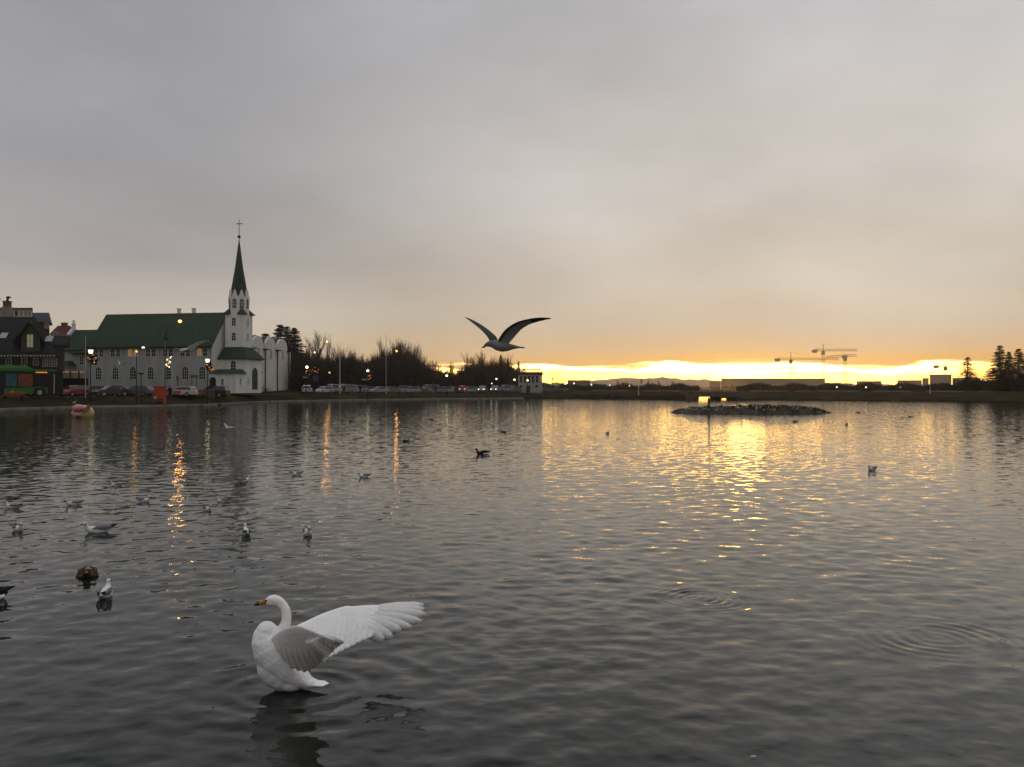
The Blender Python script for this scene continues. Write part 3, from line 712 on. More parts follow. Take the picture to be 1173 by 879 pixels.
b = MB(); b.box(X(104, d_), X(246, d_), d_ - .06, d_ + .41, hzz(447.2, d_) + .003, hzz(446.7, d_)+.05); b.build('coping', mat('wall_coping', (.15, .15, .14), .85, .2, 1.5), gw_)
# ------------------------------------------------------------------ pavilion, bridge, far buildings, cranes
pv = thing('pavilion', 'small white waterside pavilion with a dark eaves band and roof balustrade', 'pavilion', (X(607.5, 207), 207, gz(607.5, 207)), R(-8))
pw = mat('pavilion_render', (.29, .29, .275), .8, .1, .8)
gz_p = gz(607.5, 207)
def pz(py): return CAMH + (HY - py) / F * 204 - gz_p
HWd = 2.75
b = MB(); b.box(-HWd, HWd, -HWd, HWd, -.4, pz(429.5)); b.build('wall', pw, pv)
b = MB(); b.box(-HWd - .18, HWd + .18, -HWd - .18, HWd + .18, pz(429.5) + .003, pz(426.3)); b.build('roof_band', mat('band_brown', (.05, .035, .03), .7, .1, 2), pv)
b = MB()
for i in range(6):
    x_ = -HWd + .12 + i * (2 * HWd - .24) / 5
    for y_ in (-HWd + .1, HWd - .1): b.box(x_ - .1, x_ + .1, y_ - .1, y_ + .1, pz(426.2), pz(423.6))
for y_ in (-HWd + .1, HWd - .1): b.box(-HWd, HWd, y_ - .07, y_ + .07, pz(423.6), pz(422.9))
for x_ in (-HWd + .1, HWd - .1): b.box(x_ - .07, x_ + .07, -HWd, HWd, pz(423.55), pz(422.95))
b.build('balustrade', pw, pv)
for x_ in (-2.0, -1.0, .0, 1.0, 2.0):
    window(pv, x_, pz(438.5), .52, pz(431) - pz(438.5), '-y', -HWd, nx=1, nz=2, frame_m=pw)
for x_, hh in ((-2.0, 441), (1.9, 441)):
    window(pv, x_, pz(444), .55, .6, '-y', -HWd, nx=1, nz=1, frame_m=pw)
b = MB(); b.box(-.7, .3, -HWd - .06, -HWd - .003, 0.05, pz(442)); b.build('door', dark_trim, pv)
for y_ in (-1.5, 0, 1.5): window(pv, y_, pz(438.5), .52, pz(431) - pz(438.5), '+x', HWd, nx=1, nz=2, frame_m=pw)

bd = shore(820)
br = thing('bridge', 'low dark road bridge with a bright water gap beneath it behind the island', 'bridge', (0, 0, 0))
mdk = mat('bridge_stone', (.07, .062, .05), .9, .25, .6)
zl = hzz(454.6, bd)
b = MB(); b.box(X(788, bd), X(856, bd), bd, bd + 9, zl, 1.75); b.build('deck', mdk, br)
for a_, c_ in ((788, 800.5), (845, 856), (825.2, 826.4)):
    b = MB(); b.box(X(a_, bd), X(c_, bd), bd + .05, bd + 8.95, -.5, zl - .003); b.build('pier', mdk, br)
b = MB(); b.box(X(826.4, bd) + .003, X(845, bd) - .003, bd + 1, bd + 8, hzz(456.3, bd), zl - .006); b.build('arch_soffit', mdk, br)
b = MB()
for i in range(18):
    x_ = X(788 + i * 4, bd); b.box(x_ - .04, x_ + .04, bd + .15, bd + .23, 1.753, 2.5)
b.box(X(788, bd), X(856, bd), bd + .14, bd + .24, 2.503, 2.57); b.build('railing', iron, br)

hazy = mat('tan_concrete', (.22, .16, .11), .85, .12, .05)
hazy2 = mat('dark_concrete', (.07, .055, .045), .85, .15, .05)
big = thing('office_block', 'long low modern building with vertical fins standing before the sunset', 'building', (0, 0, 0))
d_ = 1100; zt = hzz(433.6, d_)
b = MB(); slab(b, 826, 944.5, d_, d_ + 40, .5, zt - .5); b.build('wall', hazy, big)
b = MB(); slab(b, 825.3, 945.2, d_ - 1.6, d_ + 40.6, zt - .497, zt); b.build('roof_slab', hazy2, big)
for i in range(49):
    x_ = X(826.5 + i * 118 / 48, d_); b = MB(); b.box(x_ - .38, x_ + .38, d_ - 1.4, d_ - .003, 6.0, zt - .5); b.build('fin', hazy2, big)
for i in range(12):
    x_ = X(831 + i * 9.7, d_); b = MB(); b.box(x_ - 4.2, x_ + 4.2, d_ - .2, d_ - .01, 2.4, 5.6); b.build('window', glass, big)
sb = thing('plant_block', 'small brown block adjoining the left end of the long finned building', 'building', (0, 0, 0))
b = MB(); slab(b, 812.8, 825, d_ - 1, d_ + 20, .5, hzz(437.2, d_)); b.build('wall', hazy2, sb)
b = MB(); slab(b, 812.3, 825.2, d_ - 1.4, d_ + 20.4, hzz(437.2, d_) + .003, hzz(436.9, d_)); b.build('parapet', hazy2, sb)
for px in (815, 819, 822.5):
    b = MB(); b.box(X(px, d_) - .5, X(px, d_) + .5, d_ - 1.06, d_ - 1.003, 3, 4.4); b.build('window', glass, sb)
def block(label, d, a, c, py, m=hazy2, dep=25):
    t_ = thing('office_building', label, 'building', (0, 0, 0)); z_ = hzz(py, d)
    b = MB(); slab(b, a, c, d, d + dep, .5, z_ - .4); b.build('wall', m, t_)
    b = MB(); slab(b, a - .4, c + .4, d - .5, d + dep + .5, z_ - .397, z_); b.build('roof_slab', hazy2, t_)
    n = max(2, int((c - a) / 4)); zf = z_ - 1.6
    while zf > 2.5:
        for i in range(n):
            x_ = X(a + (i + .5) * (c - a) / n, d); b = MB(); b.box(x_ - 1.3, x_ + 1.3, d - .06, d - .003, zf - 1.4, zf); b.build('window', glass, t_)
        zf -= 3.6
block('low dark building just right of the long finned building', 1120, 949, 976, 439.0)
block('flat dark building with a raised right end left of the gap in the skyline', 1080, 981, 1010, 436.6)
block('stepped dark building, lower left wing, beneath the rightmost crane', 1150, 1028, 1056, 435.6)
block('dark block between the lower wing and the tallest block under the rightmost crane', 1180, 1056.5, 1064, 433.2)
block('tallest dark block on the right skyline beneath the rightmost crane', 1160, 1065, 1090, 429.0)
block('low dark row of buildings left of the far hills beside the round tree', 700, 650, 676, 435.5)
block('wide low building running into the conifers at the right', 900, 1091, 1122, 433.0)

def crane(label, d, pm, ptop, pj, pl, pr, base=444, slope=0.0, weight=None):
    t_ = thing('tower_crane', label, 'crane', (X(pm, d), d, gz(pm, d)))
    z0 = gz(pm, d); zj = hzz(pj, d) - z0; zt = hzz(ptop, d) - z0; r_ = 1.0 * d / 600
    st = mat('crane_steel', (.03, .022, .015), .6, .15, .2)
    b = MB()
    for sx in (-1, 1):
        for sy in (-1, 1): b.tube([(sx * r_ * .8, sy * r_ * .8, 0), (sx * r_ * .8, sy * r_ * .8, zj)], .085 * d / 600, 4)
    k = 0.0
    while k < zj - 2.5:
        for sy in (-1, 1): b.tube([(-r_ * .8, sy * r_ * .8, k), (r_ * .8, sy * r_ * .8, k + 2.5)], .05 * d / 600, 3)
        k += 2.5
    b.build('mast', st, t_)
    b = MB(); b.tube([(0, 0, zj), (0, 0, zt)], [r_ * .34, r_ * .16], 4); b.build('apex', st, t_)
    b = MB(); b.box(-r_ * .95, r_ * .95, -r_, r_, zj - 3.0 * d / 600, zj - .2); b.build('cab', hazy2, t_)
    xl, xr = X(pl, d) - X(pm, d), X(pr, d) - X(pm, d)
    b = MB(); h_ = 1.3 * d / 600; q = .125 * d / 600
    for y_, z_ in ((-.7, 0), (.7, 0), (0, h_)):
        b.tube([(xl, y_, zj + z_ + slope * xl), (xr, y_, zj + z_ + slope * xr)], q, 4)
    x_ = xl
    while x_ < xr - 2: 
        b.tube([(x_, -.7, zj + slope * x_), (x_ + 1.2, 0, zj + h_ + slope * x_)], q * .6, 3); b.tube([(x_ + 1.2, 0, zj + h_ + slope * x_), (x_ + 2.4, .7, zj + slope * (x_ + 2.4))], q * .6, 3); x_ += 2.4
    b.build('jib', st, t_)
    wx = X(weight, d) - X(pm, d) if weight else xl + 1.5
    b = MB(); s_ = d / 600; b.frustum(wx - 1.9 * s_, wx + 1.3 * s_, -1, 1, zj + slope * wx - 1.3 * s_, wx - 2.2 * s_, wx + 1.9 * s_, -1, 1, zj + slope * wx + .9 * s_); b.build('counterweight', hazy2, t_)
    b = MB(); b.tube([(0, 0, zt), (xr * .6, 0, zj + h_ + slope * xr * .6)], q * .5, 3); b.tube([(0, 0, zt), (xl * .85, 0, zj + h_ + slope * xl * .85)], q * .5, 3); b.build('tie_bar', st, t_)
crane('tower crane with the lower jib, left of the taller crane above the finned building', 1150, 906, 403.5, 412.3, 889.5, 961)
crane('tallest tower crane, rising at the right end of the finned building', 1150, 943, 394, 402.2, 932.5, 982)
crane('farther tower crane whose slightly tilted jib ends right of the tallest crane', 1300, 968, 405, 408.8, 946, 982, slope=.055, weight=968)
crane('small tower crane standing over the dark blocks at the right', 1200, 1083, 417, 420, 1071.5, 1101)

# ------------------------------------------------------------------ trees
bark = mat('bark', (.030, .022, .016), .95, .3, 3)
twig = mat('twigs', (.036, .025, .017), .95, .3, .5)
needle = mat('spruce_needles', (.016, .022, .013), .9, .4, .8)
def bare_tree(seed, h=10.0, spread=.55, upright=.35, levels=4, dens=5):
    rg = random.Random(seed); tb = MB(); cb = MB()
    def grow(p, dr, ln, r_, lev):
        n = 4 if lev < 2 else 3; pts = [p]; d_ = dr.normalized()
        for i in range(n):
            d_ = (d_ + Vector((rg.gauss(0, .12), rg.gauss(0, .12), rg.gauss(0, .06) + upright * .16))).normalized()
            pts.append(pts[-1] + d_ * ln / n)
        rad = [r_ * (1 - .6 * i / n) for i in range(n + 1)]
        (tb if lev == 0 else cb).tube(pts, rad, 6 if lev == 0 else (4 if lev == 1 else 3), cap=lev < 2)
        if lev >= levels: return
        nb = dens + (2 if lev == 0 else 0)
        for k in range(nb):
            tt = (.28 if lev == 0 else .2) + (.78 if lev else .7) * (k + rg.random()) / nb
            tt = min(tt, .99); f_ = tt * n; i = min(int(f_), n - 1); q = pts[i].lerp(pts[i + 1], f_ - i)
            a = rg.uniform(0, 6.283); base = (pts[i + 1] - pts[i]).normalized()
            sd = base.cross(Vector((math.cos(a), math.sin(a), .3))).normalized()
            nd = (base * (1 - spread * rg.uniform(.7, 1.15)) + sd * spread * rg.uniform(.8, 1.3) + Vector((0, 0, upright * .35))).normalized()
            grow(q, nd, ln * rg.uniform(.42, .66) * (1.1 - .35 * tt), r_ * (1 - .6 * tt) * .55, lev + 1)
    grow(Vector((0, 0, 0)), Vector((0, 0, 1)), h * .72, h * .017, 0)
    return tb.mesh('trunk', bark), cb.mesh('crown', twig)
def spruce_mesh(seed, h=14.0, w_=3.0, sparse=1.0, bare=.06):
    rg = random.Random(seed); tb = MB(); tb.tube([(0, 0, -.3), (0, 0, h * .5), (0, 0, h * .985)], [h * .016, h * .01, .02], 6)
    cb = MB(); z = h * bare
    while z < h * .985:
        f_ = 1 - z / h; L_ = w_ * (f_ ** .82) * rg.uniform(.75, 1.12) + .12; nb = max(5, int((8 + 10 * f_) * sparse))
        for k in range(nb):
            a = rg.uniform(0, 6.283); l_ = L_ * rg.uniform(.55, 1.1); dz_ = rg.uniform(-.35, .02) * l_ + .12 * l_ * (1 - f_)
            ca, sa = math.cos(a), math.sin(a); n = max(2, int(l_ / .45))
            for i in range(n + 1):                    # sprays of needles along the bough
                t_ = (i + rg.random() * .6) / (n + .6); x_ = l_ * t_; wd = .62 * l_ * (1 - t_ * .85) * .5 + .16
                zc = z + dz_ * t_ * t_ + .1 * l_ * math.sin(3 * t_) * .5
                ww = wd * rg.uniform(.6, 1.2); dd = rg.uniform(.05, .22)
                p0 = Vector((ca * (x_ - .28), sa * (x_ - .28), zc)); p1 = Vector((ca * (x_ + .38), sa * (x_ + .38), zc - dd * .6))
                sd = Vector((-sa, ca, 0)) * ww
                cb.add([p0, p0.lerp(p1, .5) + sd - Vector((0, 0, dd)), p1, p0.lerp(p1, .5) - sd - Vector((0, 0, dd))], [(0, 1, 2), (0, 2, 3)])
        z += max(.14, h * .017) * rg.uniform(.7, 1.3)
    return tb.mesh('trunk', bark), cb.mesh('crown', needle)
BARE = [bare_tree(1, 10, .55, .35), bare_tree(2, 10, .62, .28), bare_tree(3, 10, .48, .5), bare_tree(4, 10, .58, .4, dens=5)]
POPL = [bare_tree(11, 10, .26, .9, levels=3, dens=8), bare_tree(12, 10, .22, 1.0, levels=3, dens=9), bare_tree(13, 10, .30, .8, levels=3, dens=8)]
BUSH = [bare_tree(21, 10, .75, .2, levels=3, dens=7), bare_tree(22, 10, .7, .25, levels=3, dens=7)]
SPR = [spruce_mesh(31, 14, 3.9), spruce_mesh(32, 14, 3.4), spruce_mesh(33, 14, 4.1, .85)]
LARCH = spruce_mesh(41, 14, 4.6, .55, .2)
ZM = {}
def zmax(ms):
    k = ms[1].name
    if k not in ZM: ZM[k] = max(v.co.z for m_ in ms for v in m_.vertices)
    return ZM[k]
def plant(name, label, meshes, p, d, top_px, wid=1.0, group=None, z=None, cat='tree', h0=10.0):
    base = G(p, d); base.z = (base.z if z is None else z) - .1
    h = CAMH + (HY - top_px) / F * d - base.z
    t_ = thing(name, label, cat, base, random.uniform(0, 6.28), group)
    s_ = h / (zmax(meshes) * .97)
    for nm, me_ in zip(('trunk', 'crown'), meshes):
        o = bpy.data.objects.new(nm, me_); col.objects.link(o); o.parent = t_; o.scale = (s_ * wid, s_ * wid, s_)
    return t_
GT_ = 'bare trees in the dark belt behind the parked cars'
# conifers behind the gallery
for i, (p, top_, d, wd, lb) in enumerate([(304, 384, 196, 1.8, 'dark spruce just right of the church spire, showing over the gallery roof'), (321, 373.5, 192, 1.7, 'broad tall spruce behind the middle arch of the white gallery'),
        (329, 376, 200, 1.3, 'slim spruce between two broader ones behind the white gallery'), (337, 377.5, 190, 1.6, 'rightmost spruce of the group behind the white gallery')]):
    plant('spruce_tree', lb, SPR[i % 3], p, d, top_, wd, 'spruces behind the gallery', h0=14)
# the tall bare trees that stand out
for i, (p, top_, d, ms, wd, lb) in enumerate([
    (357, 378, 186, POPL[0], 1.5, 'tall twiggy bare tree right of the gallery spruces'), (378, 384, 190, POPL[1], .8, 'thin pale bare tree beside the high orange lamp'),
    (394, 391, 186, POPL[2], 1.3, 'bare tree with fine upright shoots above the white flagpole'), (398, 394, 196, BARE[0], .8, 'wide bare tree right of the white flagpole'),
    (443, 383, 205, POPL[1], .8, 'thin upright bare tree left of the orange street lamp'), (454, 388, 203, POPL[0], 1.5, 'dense bare tree behind the glowing orange street lamp'),
    (460, 385, 208, POPL[2], 1.0, 'tallest bare shoots right of the orange street lamp'), (471, 392, 204, POPL[0], 1.1, 'loose bare tree on the falling right edge of the tree belt'),
    (479, 395, 206, POPL[1], .7, 'single spindly bare tree where the tree belt drops to the sunset'),
    (534, 405, 222, POPL[1], .5, 'thin bare stem, leftmost of the clump below the flying gull'), (545, 407, 222, POPL[2], .8, 'slender bare tree in the clump under the gull beak'),
    (553, 408, 226, POPL[0], .9, 'upright bare tree below the breast of the flying gull'), (561, 410, 222, POPL[2], .9, 'bare tree left of the small spruce under the gull')]):
    plant('bare_tree', lb, ms, p, d, top_, wd, 'tall bare trees along the lake road')
for p, top_, wd, lb in ((573.5, 407.5, .8, 'pointed spruce in the clump below the flying gull'), (582, 411.5, .7, 'smaller pointed spruce left of the white pavilion'), (594, 414.5, .7, 'little spruce peeping over the white pavilion roof')):
    plant('spruce_tree', lb, SPR[1], p, 224, top_, wd, 'spruces in the clump left of the pavilion', h0=14)
# the belt
sky_line = lambda p: float(np.interp(p, [336, 350, 370, 385, 400, 412, 425, 440, 452, 465, 478, 490, 505, 522, 533, 546, 562, 578, 588, 596, 606], [402, 403, 405, 407, 404, 409, 409, 401, 397, 397, 407, 417, 423, 426, 417, 412, 411, 411, 415, 423, 431]))
rg = random.Random(5)
p = 338.0; i = 0
while p < 604:
    for row in (0, 1):
        d = shore(p) + (27 if row == 0 else 40) + rg.uniform(-3, 3); t0 = sky_line(p) - 4 + (rg.uniform(1, 9) if row == 0 else rg.uniform(-3, 4))
        plant('bare_tree', 'one of the many dark bare trees massed behind the lake road cars', (POPL[rg.randrange(3)] if rg.random() < (.75 if row else .35) else BARE[rg.randrange(4)]), p + rg.uniform(-2, 2), d, t0 - (rg.uniform(0, 5) if row else 0), rg.uniform(.8, 1.25), GT_); i += 1
    p += 5.2
plant('round_tree', 'rounded bare tree right of the white pavilion', BUSH[0], 633, 212, 421.5, 1.35)
plant('round_tree', 'lower bare tree at the right foot of the rounded tree', BUSH[1], 643, 216, 431, 1.3)
for p, top_, wd, lb in ((709, 434.5, .9, 'small bare tree below the left end of the far hills'), (735, 432, .8, 'twin bare shoots beneath the middle of the far hills'), (742, 435, .9, 'short bare tree right of the twin shoots under the hills'),
        (757, 434.5, 1.0, 'small bare tree under the falling right slope of the hills'), (772, 435.5, 1.0, 'low bare tree left of the island post on the far bank'), (781, 437, .8, 'lollipop shaped little tree left of the brown block'),
        (838, 440, 1.2, 'bush like bare tree in front of the left end of the finned building'), (862, 441, 1.4, 'low bare tree under the orange glow on the finned building'), (890, 440, 1.3, 'bare tree before the middle of the finned building'),
        (905, 441, 1.4, 'wide bare tree before the right half of the finned building'), (930, 442, 1.3, 'low bare tree before the right end of the finned building')):
    plant('bare_tree', lb, (POPL + BARE)[int(p) % 7], p, 236 + (p % 7) * 6, top_, wd * 1.3, 'small bare trees on the far bank')
# right hand conifers
plant('larch_tree', 'loose open crowned conifer standing alone left of the tall right hand spruces', LARCH, 1108.5, 176, 410, 1.6, h0=14)
for p, top_, d, wd, k, lb in ((1145.5, 397.5, 168, 1.45, 0, 'tallest dark spruce near the right edge'), (1156, 404, 172, 1.25, 1, 'shorter dark spruce between the two tall ones at the right edge'), (1167, 401, 166, 1.5, 2, 'dark spruce second from the right edge'), (1178, 405, 168, 1.2, 0, 'dark spruce cut off by the right edge of the frame')):
    plant('spruce_tree', lb, SPR[k], p, d, top_, wd, 'tall spruces at the right edge', h0=14)
for i in range(13):
    p = 1098 + i * 7.2
    plant('bare_tree', 'one of the low dark trees massed under the right hand spruces', BARE[i % 4], p, 172 + (i % 3) * 5, float(np.interp(p, [1098, 1112, 1122, 1128, 1140, 1190], [436, 433, 436, 431, 425, 420])) + (i * 37 % 5), 1.3, 'low dark trees under the right hand spruces')
def thicket(name, p0, p1, s0, s1, topf, n, lab, seed, m=twig, zb=None):
    rg = random.Random(seed); b = MB()
    for i in range(n):
        p = rg.uniform(p0, p1); s_ = rg.uniform(s0, s1); q = GS(p, s_); d = q.y
        h = max(.3, (CAMH + (HY - topf(p)) / F * d - q.z)) * rg.uniform(.35, 1.0)
        for k in range(3):
            dx_, dy_ = rg.gauss(0, .22 * h ** .7), rg.gauss(0, .22 * h ** .7); r_ = rg.uniform(.03, .075)
            top = q + Vector((dx_, dy_, h * rg.uniform(.8, 1)))
            b.tube([q - Vector((0, 0, .15)), q.lerp(top, .5) + Vector((dx_ * .2, 0, 0)), top], [r_, r_ * .7, r_ * .2], 3, cap=False)
        for k in range(5):                            # clumps of fine spray
            c_ = q + Vector((rg.gauss(0, .35), rg.gauss(0, .35), h * rg.uniform(.2, .9))); e1 = Vector((rg.gauss(0, 1), rg.gauss(0, 1), rg.gauss(0, 1))).normalized() * rg.uniform(.2, .5); e2 = Vector((rg.gauss(0, 1), rg.gauss(0, 1), rg.gauss(0, 1))).normalized() * rg.uniform(.15, .4)
            b.add([c_ - e1, c_ + e2, c_ + e1], [(0, 1, 2)])
    o = b.build(name, m); return tag(o, lab, 'undergrowth', kind='stuff')
thicket('undergrowth', 336, 606, 24, 38, lambda p: sky_line(p) + 1, 6500, 'dark tangled undergrowth filling the tree belt behind the cars', 1)
thicket('undergrowth', 340, 598, 38, 52, lambda p: sky_line(p) - 1, 4200, 'far tangled undergrowth at the back of the dark tree belt', 8)
thicket('scrub', 612, 800, 30, 50, lambda p: 439.5 + 2 * math.sin(p * .2), 1500, 'low dark scrub along the top of the far bank', 2)
thicket('scrub', 846, 1180, 30, 50, lambda p: 439.5 + 2.2 * math.sin(p * .15) - (6 if p > 1095 else 0), 3600, 'low dark scrub on the bank below the right hand buildings', 3)
thicket('reeds', 655, 795, .2, 2, lambda p: 453.5, 500, 'dark reeds at the foot of the far bank', 4)
# bushes near the church and on the slope
for i, (p, s_, top_, wd, lb) in enumerate([(298, 11, 440, 1.6, 'dark leafless bush in front of the church door'), (306, 9, 442, 1.5, 'low dark bush right of the church door bush'), (290, 7, 446, 1.4, 'small dark bush beneath the church porch'),
        (172, 8, 441.5, 1.3, 'dark bush left of the red kiosk by the parked cars'), (165, 7, 444, 1.3, 'low dark bush behind the black saloon car'), (40, 5, 449, 2.0, 'dark bush in front of the bus wheel'), (34, 5, 451, 1.8, 'low dark bush against the green side of the bus'),
        (383, 6.5, 447.5, 2.0, 'dark bush in front of the white estate car'), (400, 6.5, 447, 1.8, 'dark bush before the white parked van'), (430, 6.5, 449, 2.2, 'low dark bush below the row of pale cars'), (344, 6.5, 449, 2.0, 'low dark bush left of the white estate car'), (470, 6.5, 449.3, 2.4, 'flat dark bush on the verge under the orange street lamp')]):
    plant('bush', lb, BUSH[i % 2], p, shore(p) + s_, top_, wd * 1.6, 'bushes on the lake verge', cat='bush')
# ------------------------------------------------------------------ vehicles
tyre_m = mat('tyre_rubber', (.012, .012, .012), .9, .1, 5); rim_m = mat('wheel_rim', (.28, .28, .29), .35, .05, 5, metal=.7)
car_glass = mat('car_glass', (.02, .022, .025), .06, 0, spec=.7)
tail_m = mat('tail_lamp', (.25, .01, .01), .3, 0); head_m = mat('head_lamp', (.5, .5, .48), .15, 0)
head_on = mat('head_lamp_lit', (.8, .8, .7), .3, 0, emit=(1, .92, .7), es=3.0); tail_on = mat('tail_lamp_lit', (.6, .05, .02), .3, 0, emit=(1, .06, .03), es=4.0)
PAINT = {}
def paint(n, c): return PAINT.setdefault(n, mat(n + '_car_paint', c, .28, .04, 1, spec=.5))
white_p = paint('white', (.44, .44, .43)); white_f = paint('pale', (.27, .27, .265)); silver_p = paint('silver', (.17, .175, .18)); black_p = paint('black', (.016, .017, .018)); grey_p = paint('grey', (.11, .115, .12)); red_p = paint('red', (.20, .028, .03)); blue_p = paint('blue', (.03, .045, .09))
SHAPES = {'hatch': dict(L=4.1, H=1.48, low=[(-2.05, .35), (-2.05, .75), (-2.0, .92), (.95, .95), (1.75, .80), (2.02, .62), (2.05, .32)], cab=[(-1.98, .92), (-1.72, 1.30), (-1.35, 1.45), (.05, 1.48), (.45, 1.38), (1.1, .94)]),
          'saloon': dict(L=4.6, H=1.45, low=[(-2.3, .35), (-2.3, .80), (-2.22, .95), (1.0, .94), (2.0, .82), (2.27, .62), (2.3, .32)], cab=[(-1.75, .93), (-1.1, 1.36), (-.7, 1.44), (.15, 1.44), (.45, 1.36), (1.2, .92)]),
          'suv': dict(L=4.6, H=1.72, low=[(-2.3, .42), (-2.3, .95), (-2.25, 1.08), (1.1, 1.08), (2.05, 1.0), (2.28, .8), (2.3, .4)], cab=[(-2.22, 1.06), (-2.02, 1.55), (-1.75, 1.68), (.25, 1.72), (.6, 1.62), (1.25, 1.06)]),
          'van': dict(L=4.9, H=1.95, low=[(-2.45, .38), (-2.45, 1.0), (-2.43, 1.12), (1.5, 1.1), (2.2, .95), (2.42, .72), (2.45, .35)], cab=[(-2.42, 1.1), (-2.36, 1.78), (-2.2, 1.92), (.8, 1.95), (1.15, 1.82), (1.75, 1.09)])}
CARLIB = {}
def car_meshes(kind):
    if kind in CARLIB: return CARLIB[kind]
    S = SHAPES[kind]; W = .88
    b = MB(); pl = S['low']; n = len(pl)             # lower body with tumblehome
    vs = []
    for y, ins in ((-W, .0), (-W * .9, None), (W * .9, None), (W, .0)): pass
    rows = [(-W, .94), (-W * .86, 1.0), (W * .86, 1.0), (W, .94)]
    for y, k in rows: vs += [(x * (1 if abs(y) < W else .985), y, .32 + (z - .32) * k) for x, z in pl]
    fs = [tuple(range(n)), tuple(range(3 * n, 4 * n))[::-1]]
    for r in range(3):
        for i in range(n): fs.append((r * n + i, r * n + (i + 1) % n, (r + 1) * n + (i + 1) % n, (r + 1) * n + i))
    b.add(vs, fs); body = b.mesh('body', white_p)
    cp = S['cab']; n = len(cp); b = MB(); vs = []
    zc = cp[0][1]
    for sgn in (-1, 1):
        for x, z in cp: vs.append((x, sgn * (W * .95 - .30 * (z - zc)), z))
    b.add(vs, [tuple(range(n)), tuple(range(n, 2 * n))[::-1]] + [(i, (i + 1) % n, n + (i + 1) % n, n + i) for i in range(n)]); cab = b.mesh('cabin', white_p)
    wins = []
    def inset(x, z, k=.16):
        cx_ = sum(q[0] for q in cp) / n; cz = zc + (max(q[1] for q in cp) - zc) * .5
        return (cx_ + (x - cx_) * (1 - k * .7), cz + (z - cz) * (1 - k * 1.6))
    ip = [inset(*q) for q in cp]; xm = (ip[1][0] + ip[-1][0]) / 2
    for sgn in (-1, 1):
        b = MB(); vs = [(x, sgn * (W * .95 - .30 * (z - zc) + o_), z) for o_ in (-.02, .012) for x, z in ip]
        b.add(vs, [tuple(range(n)), tuple(range(n, 2 * n))[::-1]] + [(i, (i + 1) % n, n + (i + 1) % n, n + i) for i in range(n)]); wins.append(b.mesh('side_window', car_glass))
    def screen(a, c, nm):
        b = MB(); (xa, za), (xb, zb) = a, c; nx_, nz_ = (zb - za), -(xb - xa); l_ = math.hypot(nx_, nz_); nx_ /= l_; nz_ /= l_
        if nz_ < 0: nx_, nz_ = -nx_, -nz_
        vs = []
        for o_ in (-.02, .015):
            for t_ in (.1, .9):
                x, z = xa + (xb - xa) * t_, za + (zb - za) * t_
                for sgn in (-1, 1): vs.append((x + nx_ * o_, sgn * (W * .95 - .30 * (z - zc) - .07), z + nz_ * o_))
        b.add(vs, [(0, 1, 3, 2), (4, 6, 7, 5), (0, 4, 5, 1), (1, 5, 7, 3), (3, 7, 6, 2), (2, 6, 4, 0)]); return b.mesh(nm, car_glass)
    ws = screen(cp[-1], cp[-2], 'windscreen'); rw = screen(cp[0], cp[1], 'rear_window')
    r_ = .33 if kind != 'suv' else .37
    b = MB(); b.tube([(0, -.11, 0), (0, .11, 0)], r_, 16); ty = b.mesh('tyre', tyre_m)
    b = MB(); b.tube([(0, -.12, 0), (0, .12, 0)], r_ * .62, 12); ri = b.mesh('rim', rim_m)
    xh, xt = pl[-2][0], pl[0][0]; hz_ = pl[-2][1]
    b = MB(); b.ball((0, 0, 0), .09, .19, .075, 8, 6); hl = b.mesh('headlight', head_m)
    b = MB(); b.box(-.04, .04, -.13, .13, -.11, .11); tl = b.mesh('tail_light', tail_m)
    CARLIB[kind] = (S, body, cab, wins, ws, rw, ty, ri, hl, tl, xh, xt, hz_, r_); return CARLIB[kind]
def mk(name, me_, parent, loc=(0, 0, 0), m=None, rz=0):
    o = bpy.data.objects.new(name, me_); col.objects.link(o); o.parent = parent; o.location = loc; o.rotation_euler = (0, 0, rz)
    if m is not None:
        o.material_slots[0].link = 'OBJECT'; o.material_slots[0].material = m
    return o
def car(kind, m, label, p, d, yaw, group='cars parked along the lake road', lit=None, z=None):
    S, body, cab, wins, ws, rw, ty, ri, hl, tl, xh, xt, hz_, r_ = car_meshes(kind)
    q = G(p, d); q.z = (q.z if z is None else z) + .006
    t_ = thing('parked_car', label, 'car', q, yaw, group)
    mk('body', body, t_, m=m); mk('cabin', cab, t_, m=m)
    for o in wins: mk('side_window', o, t_)
    mk('windscreen', ws, t_); mk('rear_window', rw, t_)
    for x in (-S['L'] * .29, S['L'] * .31):
        for y in (-.8, .8):
            w_ = mk('wheel', ty, t_, (x, y, r_)); mk('rim', ri, w_)
    for y in (-.6, .6):
        mk('headlight', hl, t_, (xh - .02, y, hz_ + .06), head_on if lit == 'head' else None)
        mk('tail_light', tl, t_, (xt + .0, y, hz_ + .12), tail_on if lit == 'tail' else None)
    return t_
def along(p, s_):                                    # heading of the road (towards larger p)
    a, c = GS(p, s_), GS(p + 4, s_); return math.atan2(c.y - a.y, c.x - a.x)
near_g = 'cars parked on the street before the church'
car('hatch', red_p, 'red hatchback parked between the green bus and the lamp post', 85.5, 108, along(85, 8) + R(188), near_g, z=STREET)
car('saloon', black_p, 'black saloon car parked right of the wreathed lamp post', 128, 110, along(128, 8) + R(185), near_g, z=STREET)
car('hatch', silver_p, 'silver grey car behind the lamp post beside the church wall', 110, 119, R(190), near_g)
car('saloon', grey_p, 'dark grey car behind the black saloon with its roof showing', 134, 118, R(170), near_g)
car('hatch', grey_p, 'dark car half hidden by the bush left of the red kiosk', 158, 113.5, R(175), near_g)
car('hatch', white_p, 'white hatchback parked right of the red kiosk', 209, 117, R(172), near_g)
car('suv', black_p, 'black sport utility car parked under the church porch lamp', 244, 122, R(176), near_g)
